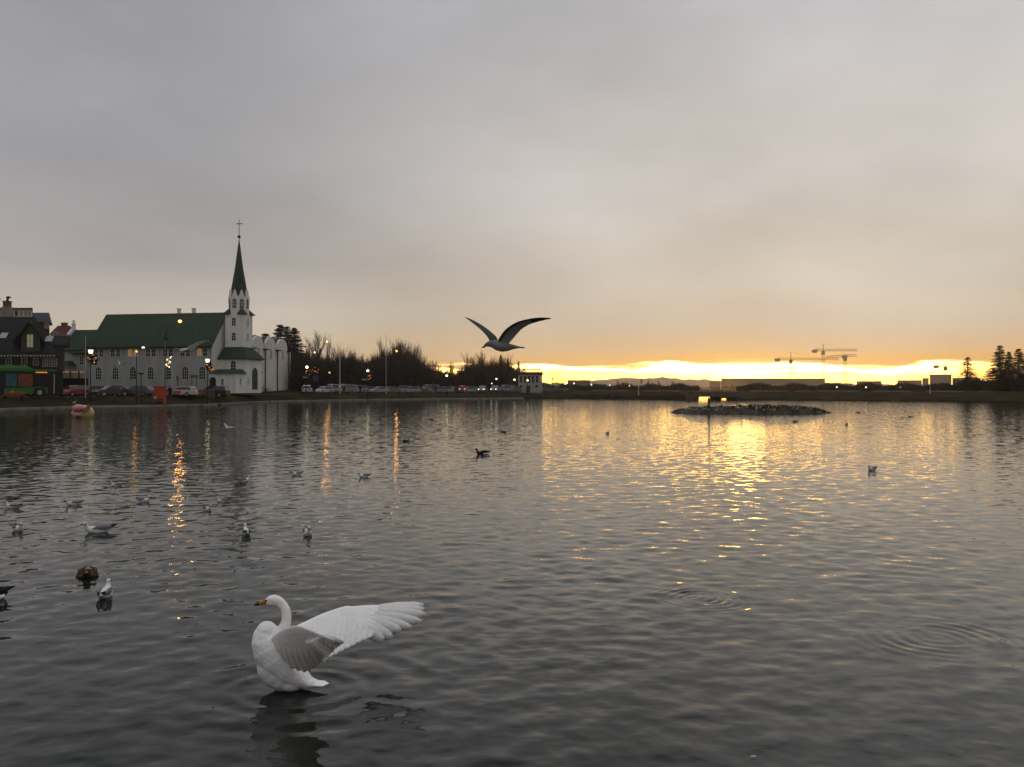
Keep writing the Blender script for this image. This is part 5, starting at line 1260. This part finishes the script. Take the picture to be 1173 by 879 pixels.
# ------------------------------------------------------------------ birds
feather_w = mat('white_feathers', (.78, .77, .75), .8, .05, 12, bump=.006, bscale=60); feather_g = mat('grey_feathers', (.20, .21, .23), .8, .12, 12); feather_k = mat('black_feathers', (.02, .02, .022), .7, .1, 10)
feather_b = mat('brown_feathers', (.050, .034, .022), .8, .32, 14); bill_r = mat('red_bill', (.16, .03, .02), .5, .05, 10); bill_y = mat('yellow_bill', (.34, .22, .03), .5, .05, 10); eye_m = mat('bird_eye', (.005, .005, .005), .15, 0)
gull_body_m = mat('gull_plumage', (.66, .66, .66), .8, .08, 10)
def fuse(b, name, m, voxel, it=3):
    o = b.build(name, m); remesh(o, voxel, it); me_ = o.data; bpy.data.objects.remove(o); return me_
def float_bird(kind):
    """meshes of a bird sitting on the water, facing +x, waterline z=0, about 0.37 m long"""
    out = []; duck = kind != 'gull'
    b = MB(); m = gull_body_m if kind == 'gull' else (feather_b if kind == 'mallard' else feather_k)
    if kind == 'gull':
        b.loft([(-.20, 0, .075), (-.14, 0, .06), (-.06, 0, .045), (.03, 0, .045), (.10, 0, .06), (.13, 0, .09), (.14, 0, .115)], [.008, .03, .055, .062, .055, .036, .026], [.012, .04, .062, .07, .058, .034, .026], 16)
        b.loft([(.125, 0, .07), (.142, 0, .115), (.15, 0, .142)], [.04, .027, .026], [.036, .025, .024], 14); b.ball((.158, 0, .150), .036, .029, .030, 14, 10)
    else:
        b.loft([(-.24, 0, .085), (-.18, 0, .06), (-.08, 0, .04), (.05, 0, .04), (.15, 0, .05), (.19, 0, .09), (.20, 0, .14)], [.01, .04, .075, .085, .07, .042, .032], [.02, .055, .088, .095, .07, .038, .03], 16)
        b.loft([(.185, 0, .09), (.205, 0, .15), (.215, 0, .185)], [.045, .03, .03], [.04, .028, .028], 14); b.ball((.228, 0, .195), .047, .034, .036, 14, 10)
    out.append(('body', fuse(b, 'body', m, .010), []))
    k = 1.0 if kind == 'gull' else 1.22
    for s_ in (-1, 1):                               # folded wings, tips crossing over the tail
        b = MB(); b.loft([(.07 * k, 0, .072 * k), (.02 * k, 0, .085 * k), (-.08 * k, 0, .085 * k), (-.17 * k, 0, .092 * k), (-.255 * k, 0, .115 * k)], [.012, .034 * k, .038 * k, .022, .004], [.008, .016, .018, .010, .003], 10)
        b.v = [(x, y + s_ * (np.interp(x, [-.26 * k, -.1 * k, .05 * k], [.004, .052 * k, .052 * k])), z) for x, y, z in b.v]
        nb = len(b.f); b.m = [1 if np.mean([b.v[i][0] for i in f]) < -.17 * k else 0 for f in b.f]
        wm = b.mesh('wing', [feather_g if kind == 'gull' else m, feather_k], True); out.append(('wing', wm, []))
    b = MB(); hx_, hz_ = (.19, .146) if kind == 'gull' else (.268, .188)
    if kind == 'gull': b.loft([(hx_ - .006, 0, hz_), (hx_ + .022, 0, hz_ - .004), (hx_ + .038, 0, hz_ - .012)], [.010, .007, .002], [.008, .005, .002], 8)
    else: b.loft([(hx_ - .006, 0, hz_), (hx_ + .025, 0, hz_ - .010), (hx_ + .05, 0, hz_ - .014)], [.016, .009, .005], [.015, .017, .014], 8)
    out.append(('bill', b.mesh('bill', bill_r if kind == 'gull' else bill_y, True), []))
    for s_ in (-1, 1):
        b = MB(); c_ = (.172, s_ * .025, .156) if kind == 'gull' else (.243, s_ * .031, .203); b.ball(c_, .006, nu=6, nv=4); out.append(('eye', b.mesh('eye', eye_m, True), []))
    if kind == 'gull':
        for s_ in (-1, 1):
            b = MB(); b.ball((.150, s_ * .0265, .152), .009, .006, .009, 6, 4); out.append(('ear_spot', b.mesh('ear_spot', feather_k, True), []))
    if kind == 'tufted':
        b = MB(); b.loft([(-.2, 0, .05), (-.05, 0, .035), (.08, 0, .045)], [.03, .045, .03], [.075, .1, .075], 12); out.append(('flank', b.mesh('flank', feather_w, True), []))
    return out
BIRDS = {k: float_bird(k) for k in ('gull', 'mallard', 'tufted')}
def float_on(kind, label, px, py, yaw, s_=1.0, group='gulls resting on the pond', name=None, cat=None, z=0.0, loc=None, parts=True):
    q = loc if loc is not None else on_water(px, py)
    t_ = thing(name or ('gull' if kind == 'gull' else 'duck'), label, cat or ('gull' if kind == 'gull' else 'duck'), (q.x, q.y, q.z + z - .012), R(yaw) - math.atan2(q.x, q.y), group)
    for nm, me_, _ in BIRDS[kind] if parts else BIRDS[kind][:3]:
        o = mk(nm, me_, t_); o.scale = (s_, s_, s_)
    return t_
# yaw: 0 faces right, 90 away, 180 left, 270 towards the camera
for px, py, yw, s_, lb in ((14.5, 582, 150, .78, 'gull near the left edge, uppermost of the two there'), (84, 578.5, 192, .80, 'grey backed gull above the one with long wing tips, left side'), (133.5, 557, 165, .75, 'faint distant gull, topmost of the left group'),
        (165, 575, 320, .84, 'gull facing the camera, right of the left group'), (20.5, 608, 288, .92, 'white breasted gull near the left edge facing the camera'), (112, 610.5, 186, 1.18, 'larger grey gull with long dark wing tips in the left group'),
        (120.5, 684, 78, 1.05, 'gull with its white back turned, right of the brown duck'), (279, 552, 22, .95, 'grey gull in the dark reflection of the church tower'), (340, 544.5, 215, .9, 'dark looking gull with a cocked tail, left of a similar one'),
        (417, 547, 205, .92, 'dark looking gull with a cocked tail, right of a similar one'), (255, 575, 185, .68, 'faint gull just above the small white gull left of centre'), (237.5, 585, 295, .86, 'small white breasted gull left of the upright pair'),
        (282, 612.5, 97, 1.0, 'upright white gull seen from behind, left of an upright pair'), (352.3, 613, 278, 1.02, 'upright white gull facing the camera, right of an upright pair'), (999, 539, 235, 1.0, 'lone gull on the golden water right of the islet'),
        (696, 497, 65, .95, 'tiny gull on the bright water left of the islet')):
    float_on('gull', lb, px, py, yw, s_)
dk = 'ducks swimming on the pond'
bd_ = float_on('mallard', 'brown duck seen head on in the lower left water', 100, 660, 268, 1.1, dk)
for o in bd_.children:
    o.scale = (.95, 1.42, .64)
    if o.name.startswith('bill'): o.material_slots[0].link = 'OBJECT'; o.material_slots[0].material = mat('orange_bill', (.26, .09, .03), .5, .1, 20)
float_on('tufted', 'dark duck with a white flank cut off by the left edge', -19, 689, 186, 1.0, dk)
float_on('tufted', 'black duck facing left in mid water below the flying gull', 553, 520.5, 182, 1.02, dk)
for px, py, yw, k, lb in ((465, 506, 10, 'mallard', 'small dark duck left of the black duck in mid water'), (402, 483.5, 0, 'mallard', 'tiny dark duck below the flagpole reflection'), (494, 481, 180, 'mallard', 'tiny dark duck right of the one below the flagpole'),
        (577, 495.5, 180, 'mallard', 'tiny dark duck above and right of the black duck'), (1043, 478, 180, 'tufted', 'dark duck on the golden water, rightmost'), (970, 487, 90, 'mallard', 'dark duck seen from behind right of the islet'),
        (983, 473, 180, 'mallard', 'tiny dark duck nearest the far bank right of the islet'), (911, 483.5, 0, 'mallard', 'tiny dark duck just below the islet')):
    float_on(k, lb, px, py, yw, .62 if px < 900 else .75, dk)
# resting gulls on the islet
rg = random.Random(21)
for i in range(64):
    u = rg.uniform(-.93, .93); v = rg.uniform(-.92, -.25)
    loc = Vector((icx + u * ihw, iy0 + 3.2 + v * 3.0 * (1 - .55 * abs(u) ** 3), isl_h(u, v) + .10))
    float_on('gull', 'one of the small pale gulls resting among the plants of the islet', 0, 0, rg.uniform(0, 360), rg.uniform(.55, .8), 'gulls resting on the islet', loc=loc, parts=False)

def resample(pts, n):
    pts = [Vector(p) for p in pts]; out = []
    m_ = len(pts)
    for i in range(n):
        t_ = i / (n - 1) * (m_ - 1); k = min(int(t_), m_ - 2); f_ = t_ - k
        p0, p1, p2, p3 = pts[max(k - 1, 0)], pts[k], pts[k + 1], pts[min(k + 2, m_ - 1)]
        out.append(.5 * ((2 * p1) + (p2 - p0) * f_ + (2 * p0 - 5 * p1 + 4 * p2 - p3) * f_ ** 2 + (3 * p1 - p0 - 3 * p2 + p3) * f_ ** 3))
    return out
def wing_surface(le, te, th, nu=24, nv=10, camber=.06, scallop=0, n_sc=9, matf=None, ridge=0.0):
    """closed wing: leading edge le, trailing edge te (root to tip), thickness th at the leading edge fading to the trailing edge"""
    A, B = resample(le, nu), resample(te, nu); b = MB(); idx = {}
    up_ = Vector((0, 0, 0))
    for i in range(nu):
        ch = B[i] - A[i]; sp = (A[min(i + 1, nu - 1)] - A[max(i - 1, 0)]); n_ = sp.cross(ch).normalized(); up_ = n_
        sc_ = 1.0 + (scallop * (abs(math.sin(math.pi * n_sc * i / (nu - 1))) - .6))
        tip = 1 - .75 * (i / (nu - 1)) ** 2
        for side in (0, 1):
            for j in range(nv):
                t_ = j / (nv - 1); fr = (n_sc * (i / (nu - 1)) + .25 * t_) % 1.0
                saw = ridge * (fr if fr < .82 else (1 - fr) * .82 / .18) * min(1, max(0, (t_ - .22) * 3)) - ridge * .6 * (1 if .10 < t_ < .42 and ((2 * n_sc * i / (nu - 1) + .5) % 1.0) > .75 else 0)
                prof = (math.sqrt(t_) * 1.48 - t_ * 1.48 * .93) * 1.0 + .04
                off = camber * ch.length * math.sin(math.pi * min(1, t_ * .95)) * .6 + (1 if side == 0 else -1) * (th * prof * tip * .6 + saw)
                idx[i, side, j] = len(b.v); b.v.append(tuple(A[i] + ch * (t_ * sc_ if t_ > .6 else t_ * (1 + (sc_ - 1) * t_ / .6)) + n_ * off))
    for i in range(nu - 1):
        for side in (0, 1):
            for j in range(nv - 1):
                b.f.append((idx[i, side, j], idx[i + 1, side, j], idx[i + 1, side, j + 1], idx[i, side, j + 1])); b.m.append(matf(i / (nu - 1), j / (nv - 1), side) if matf else 0)
        for j in (0, nv - 1): b.f.append((idx[i, 0, j], idx[i, 1, j], idx[i + 1, 1, j], idx[i + 1, 0, j])); b.m.append(matf(i / (nu - 1), j / (nv - 1), 0) if matf else 0)
    for i in (0, nu - 1):
        for j in range(nv - 1): b.f.append((idx[i, 0, j], idx[i, 0, j + 1], idx[i, 1, j + 1], idx[i, 1, j])); b.m.append(0)
    return b

# the big flying gull
GD = 8.0
def Q(px, py, off): return P(px, py, GD + off)
fg = thing('flying_gull', 'gull in flight with raised wings above the treetops, centre of the picture', 'gull', Q(572, 395, 0))
def lb_(b, org, name, mats, parent, smooth=True):
    b.v = [tuple(Vector(v) - org) for v in b.v]; return b.build(name, mats, parent, smooth)
O = Q(572, 395, 0)
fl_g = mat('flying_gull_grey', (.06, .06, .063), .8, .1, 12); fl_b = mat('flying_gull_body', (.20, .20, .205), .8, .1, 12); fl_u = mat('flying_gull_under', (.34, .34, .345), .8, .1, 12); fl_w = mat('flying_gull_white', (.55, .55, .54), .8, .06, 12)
b = MB(); k = GD / F
sp = [(554.5, 396.3), (557, 395.2), (560.5, 394), (565, 394.2), (570, 396.0), (576, 397.5), (582, 398.0), (588, 397.6), (595, 397.9), (600.5, 398.4)]
rr_ = [1.2, 2.3, 3.6, 4.7, 6.0, 5.9, 4.4, 2.7, 1.0, .5]
pts = [Q(a, c, (a - 572) * -.004) - O for a, c in sp]
b.loft([(p_.x, p_.y, p_.z) for p_ in pts], [r_ * k for r_ in rr_], [r_ * k * (1.0 if i < 7 else 1.3) for i, r_ in enumerate(rr_)], 18)
me_ = fuse(b, 'body', fl_b, .007, 3); mk('body', me_, fg)
b = MB(); pts = [Q(a, c, .07) - O for a, c in ((555.6, 397.0), (553.4, 398.0), (551.6, 399.0))]
b.loft(pts, [.012, .008, .002], [.010, .006, .002], 8); b.build('bill', feather_k, fg, True)
b = MB(); 
v_ = [Q(588, 396.5, .0), Q(588, 398.6, .0), Q(600, 397.5, -.05), Q(601, 399.0, .06), Q(594, 396.6, -.07), Q(594, 399.0, .07)]
b = wing_surface([Q(585, 396.8, -.05), Q(586, 397.6, .0), Q(586, 398.8, .06)], [Q(600, 397.6, -.07), Q(601, 398.3, 0), Q(600, 399.2, .07)], .010, 8, 6, .0)
lb_(b, O, 'tail', fl_w, fg)
b = MB(); b.ball(Q(558, 393.8, -.028) - O, .006, nu=6, nv=4); b.build('eye', eye_m, fg)
tipm = lambda u, v, s: 1 if (u > .72 and v < .9) or v < .14 else 0
b = wing_surface([Q(570, 391, -.03), Q(573, 385.5, -.06), Q(577, 380, -.12), Q(582, 375.2, -.17), (Q(592, 369.2, -.25)), Q(605, 365.6, -.33), Q(618, 363.9, -.38), Q(631, 364.4, -.42)],
                 [Q(582, 396, .02), Q(584, 392.5, .0), Q(588, 388, -.04), Q(592, 383, -.09), Q(598, 376.8, -.17), Q(607, 371.6, -.25), Q(618, 368.2, -.33), Q(631.5, 365.2, -.41)], .016, 40, 9, .05, scallop=.045, n_sc=13, matf=tipm)
lb_(b, O, 'wing', [fl_u, fl_g], fg)
b = wing_surface([Q(570.5, 390.5, .03), Q(568.5, 386, .07), Q(563, 380.8, .13), Q(556, 375.2, .20), Q(548, 370.2, .27), Q(540, 366, .33), Q(532.8, 363.3, .37)],
                 [Q(562, 395, .0), Q(560.5, 390, .03), Q(557, 384.5, .08), Q(551.5, 378.5, .15), Q(545, 373, .23), Q(538.5, 368, .30), Q(533, 364.2, .36)], .014, 40, 9, .05, scallop=.045, n_sc=13, matf=lambda u, v, s: 1)
lb_(b, O, 'wing', [fl_u, fl_g], fg)

def small_flyer(label, px, py, d, parts, yaw=0.0, mw=None, gr='gulls flying before the far shore'):
    """parts: body (px,py)->(px,py); two wings as polylines of (px, py, depth offset)"""
    O_ = P(px, py, d); t_ = thing('flying_gull', label, 'gull', O_, 0, gr); kx = d / F
    (a0, a1), (w1, w2), rb = parts
    b = MB(); p0, p1 = P(*a0, d) - O_, P(*a1, d) - O_
    b.loft([p0, p0.lerp(p1, .12), p0.lerp(p1, .3), p0.lerp(p1, .55), p0.lerp(p1, .8), p1], [.012, .032, .05, .055, .03, .01], [.012, .03, .05, .055, .035, .02], 10); b.build('body', fl_w, t_, True)
    b = MB(); dd = (p0 - p1).normalized(); b.loft([p0, p0 + dd * .03], [.01, .002], [.01, .002], 6); b.build('bill', feather_k, t_)
    for wl in (w1, w2):
        le = [P(a, c, d + o_) for a, c, o_ in wl]; te = [p_ + Vector((.0, .03, -.5 * rb * (1 - .85 * i / (len(le) - 1)))) + (p1 - p0).normalized() * (.15 * (1 - i / (len(le) - 1) * .9)) for i, p_ in enumerate(le)]
        bb = wing_surface(le, te, .012, 14, 6, .05, matf=lambda u, v, s: 1 if u > .85 else 0); lb_(bb, O_, 'wing', [mw or fl_w, feather_k], t_)
small_flyer('white gull flying in front of the lower church windows', 137, 417, 66, (((133.8, 417.9), (139.5, 417.3)), ([(136.5, 417, 0), (135, 413.5, .1), (133, 411.6, .2), (130.8, 410.4, .3)], [(137, 417, 0), (139, 416.2, -.1), (142, 416, -.2), (145.5, 416.4, -.3)]), .28))
small_flyer('large pale gull gliding past the church eaves', 213, 399.5, 23, (((205, 402.5), (217, 400)), ([(211, 400, 0), (208, 399.4, .15), (203, 399.0, .3), (197, 399.3, .42)], [(213, 399, 0), (219, 395.6, -.12), (229, 391.2, -.24), (242, 389.8, -.36)]), .34))
small_flyer('white gull skimming low over the water below the church tower', 263, 489, 44, (((266.5, 490), (258.5, 490.3)), ([(262, 489.5, 0), (260, 487.2, .1), (258, 485.4, .2), (256.2, 484.6, .3)], [(263, 489.5, 0), (265, 488.7, -.1), (268, 489.0, -.2), (270.5, 489.3, -.3)]), .24))
small_flyer('little gull flying just above the floating toy shape', 84.5, 461, 88, (((82.8, 461.6), (87, 461.3)), ([(84.5, 461.2, 0), (83, 459.6, .1), (81.8, 459, .25), (80, 458.4, .4)], [(85, 461, 0), (86, 459.4, -.1), (87, 458.4, -.2), (88, 457.6, -.3)]), .28))
small_flyer('dark gull at the left edge above the rooftops', -1, 342.5, 60, (((1.5, 342.6), (-3, 343)), ([(-1, 342.5, 0), (-2, 341.2, .1), (-4, 340.6, .2), (-6, 341, .3)], [(-.5, 342.5, 0), (-1, 341.4, -.1), (-2, 340.9, -.2), (-3, 341, -.3)]), .24), mw=feather_k)

# ------------------------------------------------------------------ floating pink and yellow inflatable
fq = on_water(88.5, 479); fk = fq.y / F
ft = thing('inflatable_float', 'large pink and yellow inflatable shape floating near the left shore', 'inflatable', (fq.x, fq.y + 1.0, 0), -math.atan2(fq.x, fq.y))
yel = mat('yellow_vinyl', (.46, .42, .17), .45, .06, 1); pnk = mat('pink_vinyl', (.52, .24, .25), .45, .06, 1); pnk2 = mat('rose_vinyl', (.30, .12, .12), .5, .1, 2)
def fp(px, py): return ((px - 88.5) * fk, 0, (479 - py) * fk)
b = MB(); c_ = fp(87.8, 474.0); b.ball((c_[0], 0, c_[2]), 11.8 * fk, 11.0 * fk, 9.6 * fk, 28, 18); b.build('body', yel, ft, True)
b = MB(); c_ = fp(82.8, 468.0); b.ball((c_[0], -.55, c_[2]), 6.5 * fk, 6.5 * fk, 4.7 * fk, 24, 14); b.build('cap', pnk, ft, True)
b = MB(); c_ = fp(83, 475.2); b.ball((c_[0], -10.0 * fk, c_[2]), 4.6 * fk, 3.2 * fk, 3.0 * fk, 20, 12); b.build('snout', pnk, ft, True)
b = MB(); b.prism([fp(*q)[::2] for q in ((87.5, 470), (90.5, 466.5), (93.8, 463.0), (95.2, 466), (94.6, 469.8), (90.5, 472.6))], -1.0, -.55, 'y'); b.build('ear', pnk2, ft, False)
b = MB(); c_ = fp(83, 477.9); b.ball((c_[0], -11.6 * fk, c_[2]), 2.2 * fk, 1.4 * fk, .9 * fk, 14, 8); b.build('mouth', mat('dark_brown_vinyl', (.06, .03, .02), .6, .1, 2), ft, True)
fe = on_water(863, 868); b = MB(); b.loft([(-.035, 0, .004), (0, 0, .010), (.04, 0, .006)], [.002, .004, .001], [.004, .010, .002], 8)
o = b.build('feather', feather_w, None, True, loc=(fe.x, fe.y, .004)); o.scale = (.6, .6, .6); tag(o, 'small white feather floating near the bottom edge', 'feather')
# ------------------------------------------------------------------ the swan
SD = on_water(338, 790).y
SO = P(338, 790, SD); SO.z = 0
sk = SD / F
def S(px, py, off=0.0): return P(px, py, SD + off)
swan_w = mat('swan_white', (.92, .915, .90), .8, .03, 14, bump=.0075, bscale=30)
swan = thing('swan', 'white swan rising on the water with both wings spread, facing left', 'swan', SO)
def lsp(px, py): v = S(px, py) - SO; return (v.x, 0.0, v.z)
b = MB()
# trunk: tail, belly, breast
tr = [((375.5, 783.2), .9, 4.5), ((366, 783.6), 2.6, 7), ((355, 782.5), 6.0, 10), ((343, 776.5), 13.0, 15), ((331, 767.5), 19.5, 19), ((319, 755), 22.5, 21), ((309.5, 742.5), 20.5, 20), ((304.5, 731.5), 16.5, 16.5), ((304.5, 723), 11.5, 12), ((306.5, 717.5), 6.5, 7)]
b.loft([lsp(*a) for a, _, _ in tr], [r_ * sk for _, r_, _ in tr], [y_ * sk for _, _, y_ in tr], 24)
b.ball(lsp(337, 772), 15 * sk, 15 * sk, 16 * sk, 20, 14)
b.ball(lsp(334, 782), 15 * sk, 15 * sk, 9.5 * sk, 20, 14)
b.ball(lsp(341, 752), 8 * sk, 11 * sk, 16 * sk, 18, 12)
b.ball(lsp(329, 735), 11 * sk, 13 * sk, 15 * sk, 18, 12)
b.ball(lsp(305.5, 723.4), 12.0 * sk, 11.5 * sk, 11.6 * sk, 18, 12); b.ball(lsp(303.5, 731), 14.2 * sk, 13 * sk, 15 * sk, 18, 12); b.ball(lsp(323, 773.0), 18.5 * sk, 17 * sk, 18.5 * sk, 20, 14); b.ball(lsp(313.5, 764), 18.6 * sk, 18 * sk, 19.5 * sk, 20, 14); b.ball(lsp(317.5, 769), 18.8 * sk, 18 * sk, 19 * sk, 20, 14)     # the crop bulging where the neck folds
# neck and head
nk = [((307.0, 728), 10.0), ((313, 727.2), 8.4), ((319, 725.2), 7.0), ((324.3, 720.8), 6.1), ((327.6, 713.8), 5.6), ((328.4, 706.3), 5.35), ((327.4, 699.0), 5.1), ((324.3, 693.2), 5.1), ((319.8, 689.0), 5.3), ((314.5, 687.2), 5.8), ((309.6, 687.8), 5.3), ((305.6, 689.6), 3.9), ((303.6, 690.7), 2.6)]
b.loft([lsp(*a) for a, _ in nk], [r_ * 1.04 * sk for _, r_ in nk], [r_ * sk * (.95 if i < 7 else .82) for i, (_, r_) in enumerate(nk)], 20)
me_ = fuse(b, 'body', swan_w, .0065, 16); mk('body', me_, swan)
# ragged undertail coverts
for i, (a, c, l_, yo) in enumerate(((350, 779, 11, -.03), (356, 781.5, 10, -.02), (360, 783, 13, -.035), (364, 783, 13, .0), (362, 782.5, 11, .03), (357, 785.5, 12, -.01))):
    p0 = Vector(lsp(a, c)); p1 = Vector(lsp(a + l_, c + .2 + .25 * (i % 3))); b = MB()
    p0.y = p1.y = yo; b.loft([p0, p0.lerp(p1, .5), p0.lerp(p1, .85), p1], [.012, .009, .006, .002], [.022, .024, .018, .005], 10); b.build('tail_feather', swan_w, swan, True)
by = mat('swan_bill_yellow', (.42, .17, .025), .5, .12, 60); bk = mat('swan_bill_black', (.014, .013, .012), .45, 0)
b = MB(); b.loft([lsp(305.3, 689.2), lsp(301.5, 690.3), lsp(297.5, 691.6), lsp(295.4, 692.3)], [3.4 * sk, 2.5 * sk, 1.7 * sk, 1.35 * sk], [2.9 * sk, 2.3 * sk, 1.9 * sk, 1.75 * sk], 14); bill = b.build('bill', by, swan, True)
b = MB(); b.loft([lsp(297.2, 691.7), lsp(294.6, 692.6), lsp(292.2, 693.2), lsp(291.2, 693.4)], [1.78 * sk, 1.45 * sk, 1.0 * sk, .3 * sk], [1.96 * sk, 1.8 * sk, 1.5 * sk, .5 * sk], 14); b.build('bill_tip', bk, bill, True)
b = MB(); b.loft([lsp(304.2, 691.6), lsp(299, 692.6), lsp(294.5, 693.3)], [.5 * sk, .5 * sk, .4 * sk], [2.6 * sk, 2.1 * sk, 1.75 * sk], 8); b.build('gape', bk, bill, True)
for s_ in (-1, 1):
    c_ = Vector(lsp(306.2, 687.2)); b = MB(); b.ball((c_.x, s_ * 3.65 * sk, c_.z), .9 * sk, .7 * sk, .85 * sk, 10, 8); b.build('eye', bk, swan, True)
    b = MB(); c2 = Vector(lsp(304.9, 688.4)); b.ball((c2.x, s_ * 2.75 * sk, c2.z), .8 * sk, .6 * sk, 1.5 * sk, 10, 8); b.build('lore', bk, swan, True)

def blade(p0, p1, wv, w_, th=.003, tipw=.35, n=9, curl=0.0, nrm=None):
    """one flight feather from p0 to p1, wv the direction of its width"""
    b = MB(); ax = (p1 - p0); wv = (wv - ax.normalized() * wv.dot(ax.normalized())).normalized(); n_ = ax.normalized().cross(wv).normalized(); rows = []
    for i in range(n):
        t_ = i / (n - 1); ww = w_ * (min(1, .55 + t_ * 1.2)) * (1 if t_ < .62 else math.sqrt(max(0.0, 1 - ((t_ - .62) / .40) ** 2)))
        c_ = p0 + ax * t_ + n_ * curl * math.sin(t_ * 1.6) + n_ * 0
        for k, (a, h_) in enumerate(((-.42, 0), (-.1, 1), (0, 1.4), (.58, .0))): b.v.append(tuple(c_ + wv * ww * a + n_ * th * h_))
        for k, (a, h_) in enumerate(((-.42, -.4), (0, -1.0), (.58, -.4))): b.v.append(tuple(c_ + wv * ww * a + n_ * th * h_))
    for i in range(n - 1):
        o_, q_ = i * 7, (i + 1) * 7
        ring = [0, 1, 2, 3, 6, 5, 4]
        for k in range(7): b.f.append((o_ + ring[k], q_ + ring[k], q_ + ring[(k + 1) % 7], o_ + ring[(k + 1) % 7])); b.m.append(0)
    b.f.append(tuple([0, 1, 2, 3, 6, 5, 4])); b.m.append(0); b.f.append(tuple((n - 1) * 7 + k for k in (0, 4, 5, 6, 3, 2, 1))); b.m.append(0)
    return b
# far wing: thrown up and back, its upper side catching the light of the sky
LE = [S(326, 731, .03), S(334, 720, .10), S(350, 712, .20), S(366, 704.5, .30), S(382, 698.5, .38), S(396, 694.5, .44), S(404, 694.6, .47), S(418, 693.6, .52), S(431, 693.2, .56), S(442, 693.6, .585)]
TE = [S(334, 772, -.02), S(345, 768, .0), S(358, 762.5, .03), S(369, 757.5, .07), S(380, 752, .12), S(391, 746.5, .17), S(402, 741, .23), S(413, 735, .29), S(424, 730.5, .35), S(436, 722, .44)]
b = wing_surface(LE, TE, .040, 200, 20, -.05, scallop=.03, n_sc=15, ridge=.0042)
fw = lb_(b, SO, 'wing', swan_w, swan)
tips = [(440.2, 732.6), (449.8, 729.3), (459.5, 721.5), (471.5, 718.4), (483.0, 711.4), (487.6, 703.2), (486.0, 697.2), (485.2, 692.4)]
roots = [(413, 716), (417, 713), (420, 709.5), (424, 706), (429, 702.5), (433, 699), (434, 696.4), (435, 694.4)]
for i, (tp, rt) in enumerate(zip(tips, roots)):
    off_r = .40 + .022 * i; off_t = .40 + .035 * i
    p0, p1 = S(*rt, off_r) - SO, S(*tp, off_t) - SO
    wv = (S(tp[0] + 3, tp[1] + 9, off_t) - S(*tp, off_t)); w_ = (15.5 - .75 * i) * sk
    b = blade(p0, p1, wv, w_, .0022, curl=-.012); b.build('primary_feather', swan_w, fw, True)
# near wing: reaching towards the camera and back, showing its shaded underside
LE2 = [S(308, 733, -.05), S(314, 727.5, -.12), S(320.5, 722.6, -.22), S(329, 718.6, -.33), S(338.5, 716.6, -.42), S(347, 718.6, -.49), S(358, 723, -.56), S(370, 728.4, -.62), S(381, 733.0, -.67)]
TE2 = [S(312, 748, -.02), S(322, 756, -.075), S(332, 762.5, -.105), S(342.5, 766.8, -.125), S(353, 768.2, -.16), S(362, 763, -.23), S(370, 756.5, -.32), S(377.5, 750, -.42), S(384, 744, -.52)]
b = wing_surface(LE2, TE2, .034, 170, 22, -.10, scallop=.035, n_sc=12, ridge=.0085)
nw = lb_(b, SO, 'wing', swan_w, swan)
for i in range(9):
    f_ = i / 8
    rt = (350 + 18 * f_, 735 - 6 * f_); tp = (374 + 19 * f_ - 3 * math.sin(f_ * 3), 757.0 - 20.0 * f_)
    p0, p1 = S(*rt, -.47 - .14 * f_) - SO, S(*tp, -.36 - .30 * f_) - SO
    wv = S(tp[0] + 6, tp[1] + 7, -.4) - S(*tp, -.4)
    b = blade(p0, p1, wv, 8.5 * sk, .003, curl=.012); b.build('primary_feather', swan_w, nw, True)
# ------------------------------------------------------------------ the evening haze
m_hz = bpy.data.materials.new('evening_haze'); m_hz.use_nodes = True; t = m_hz.node_tree; t.nodes.clear()
pvn = t.nodes.new('ShaderNodeVolumePrincipled'); pvn.inputs['Color'].default_value = (.97, .94, .91, 1); pvn.inputs['Density'].default_value = .00026; pvn.inputs['Anisotropy'].default_value = .85
out = t.nodes.new('ShaderNodeOutputMaterial'); t.links.new(pvn.outputs[0], out.inputs['Volume'])
b = MB(); b.box(-3900, 3900, -320, 2900, -1.7, 60)
hz = b.build('haze', m_hz); tag(hz, 'thin warm evening haze over the pond and the far shore', 'haze', kind='stuff')
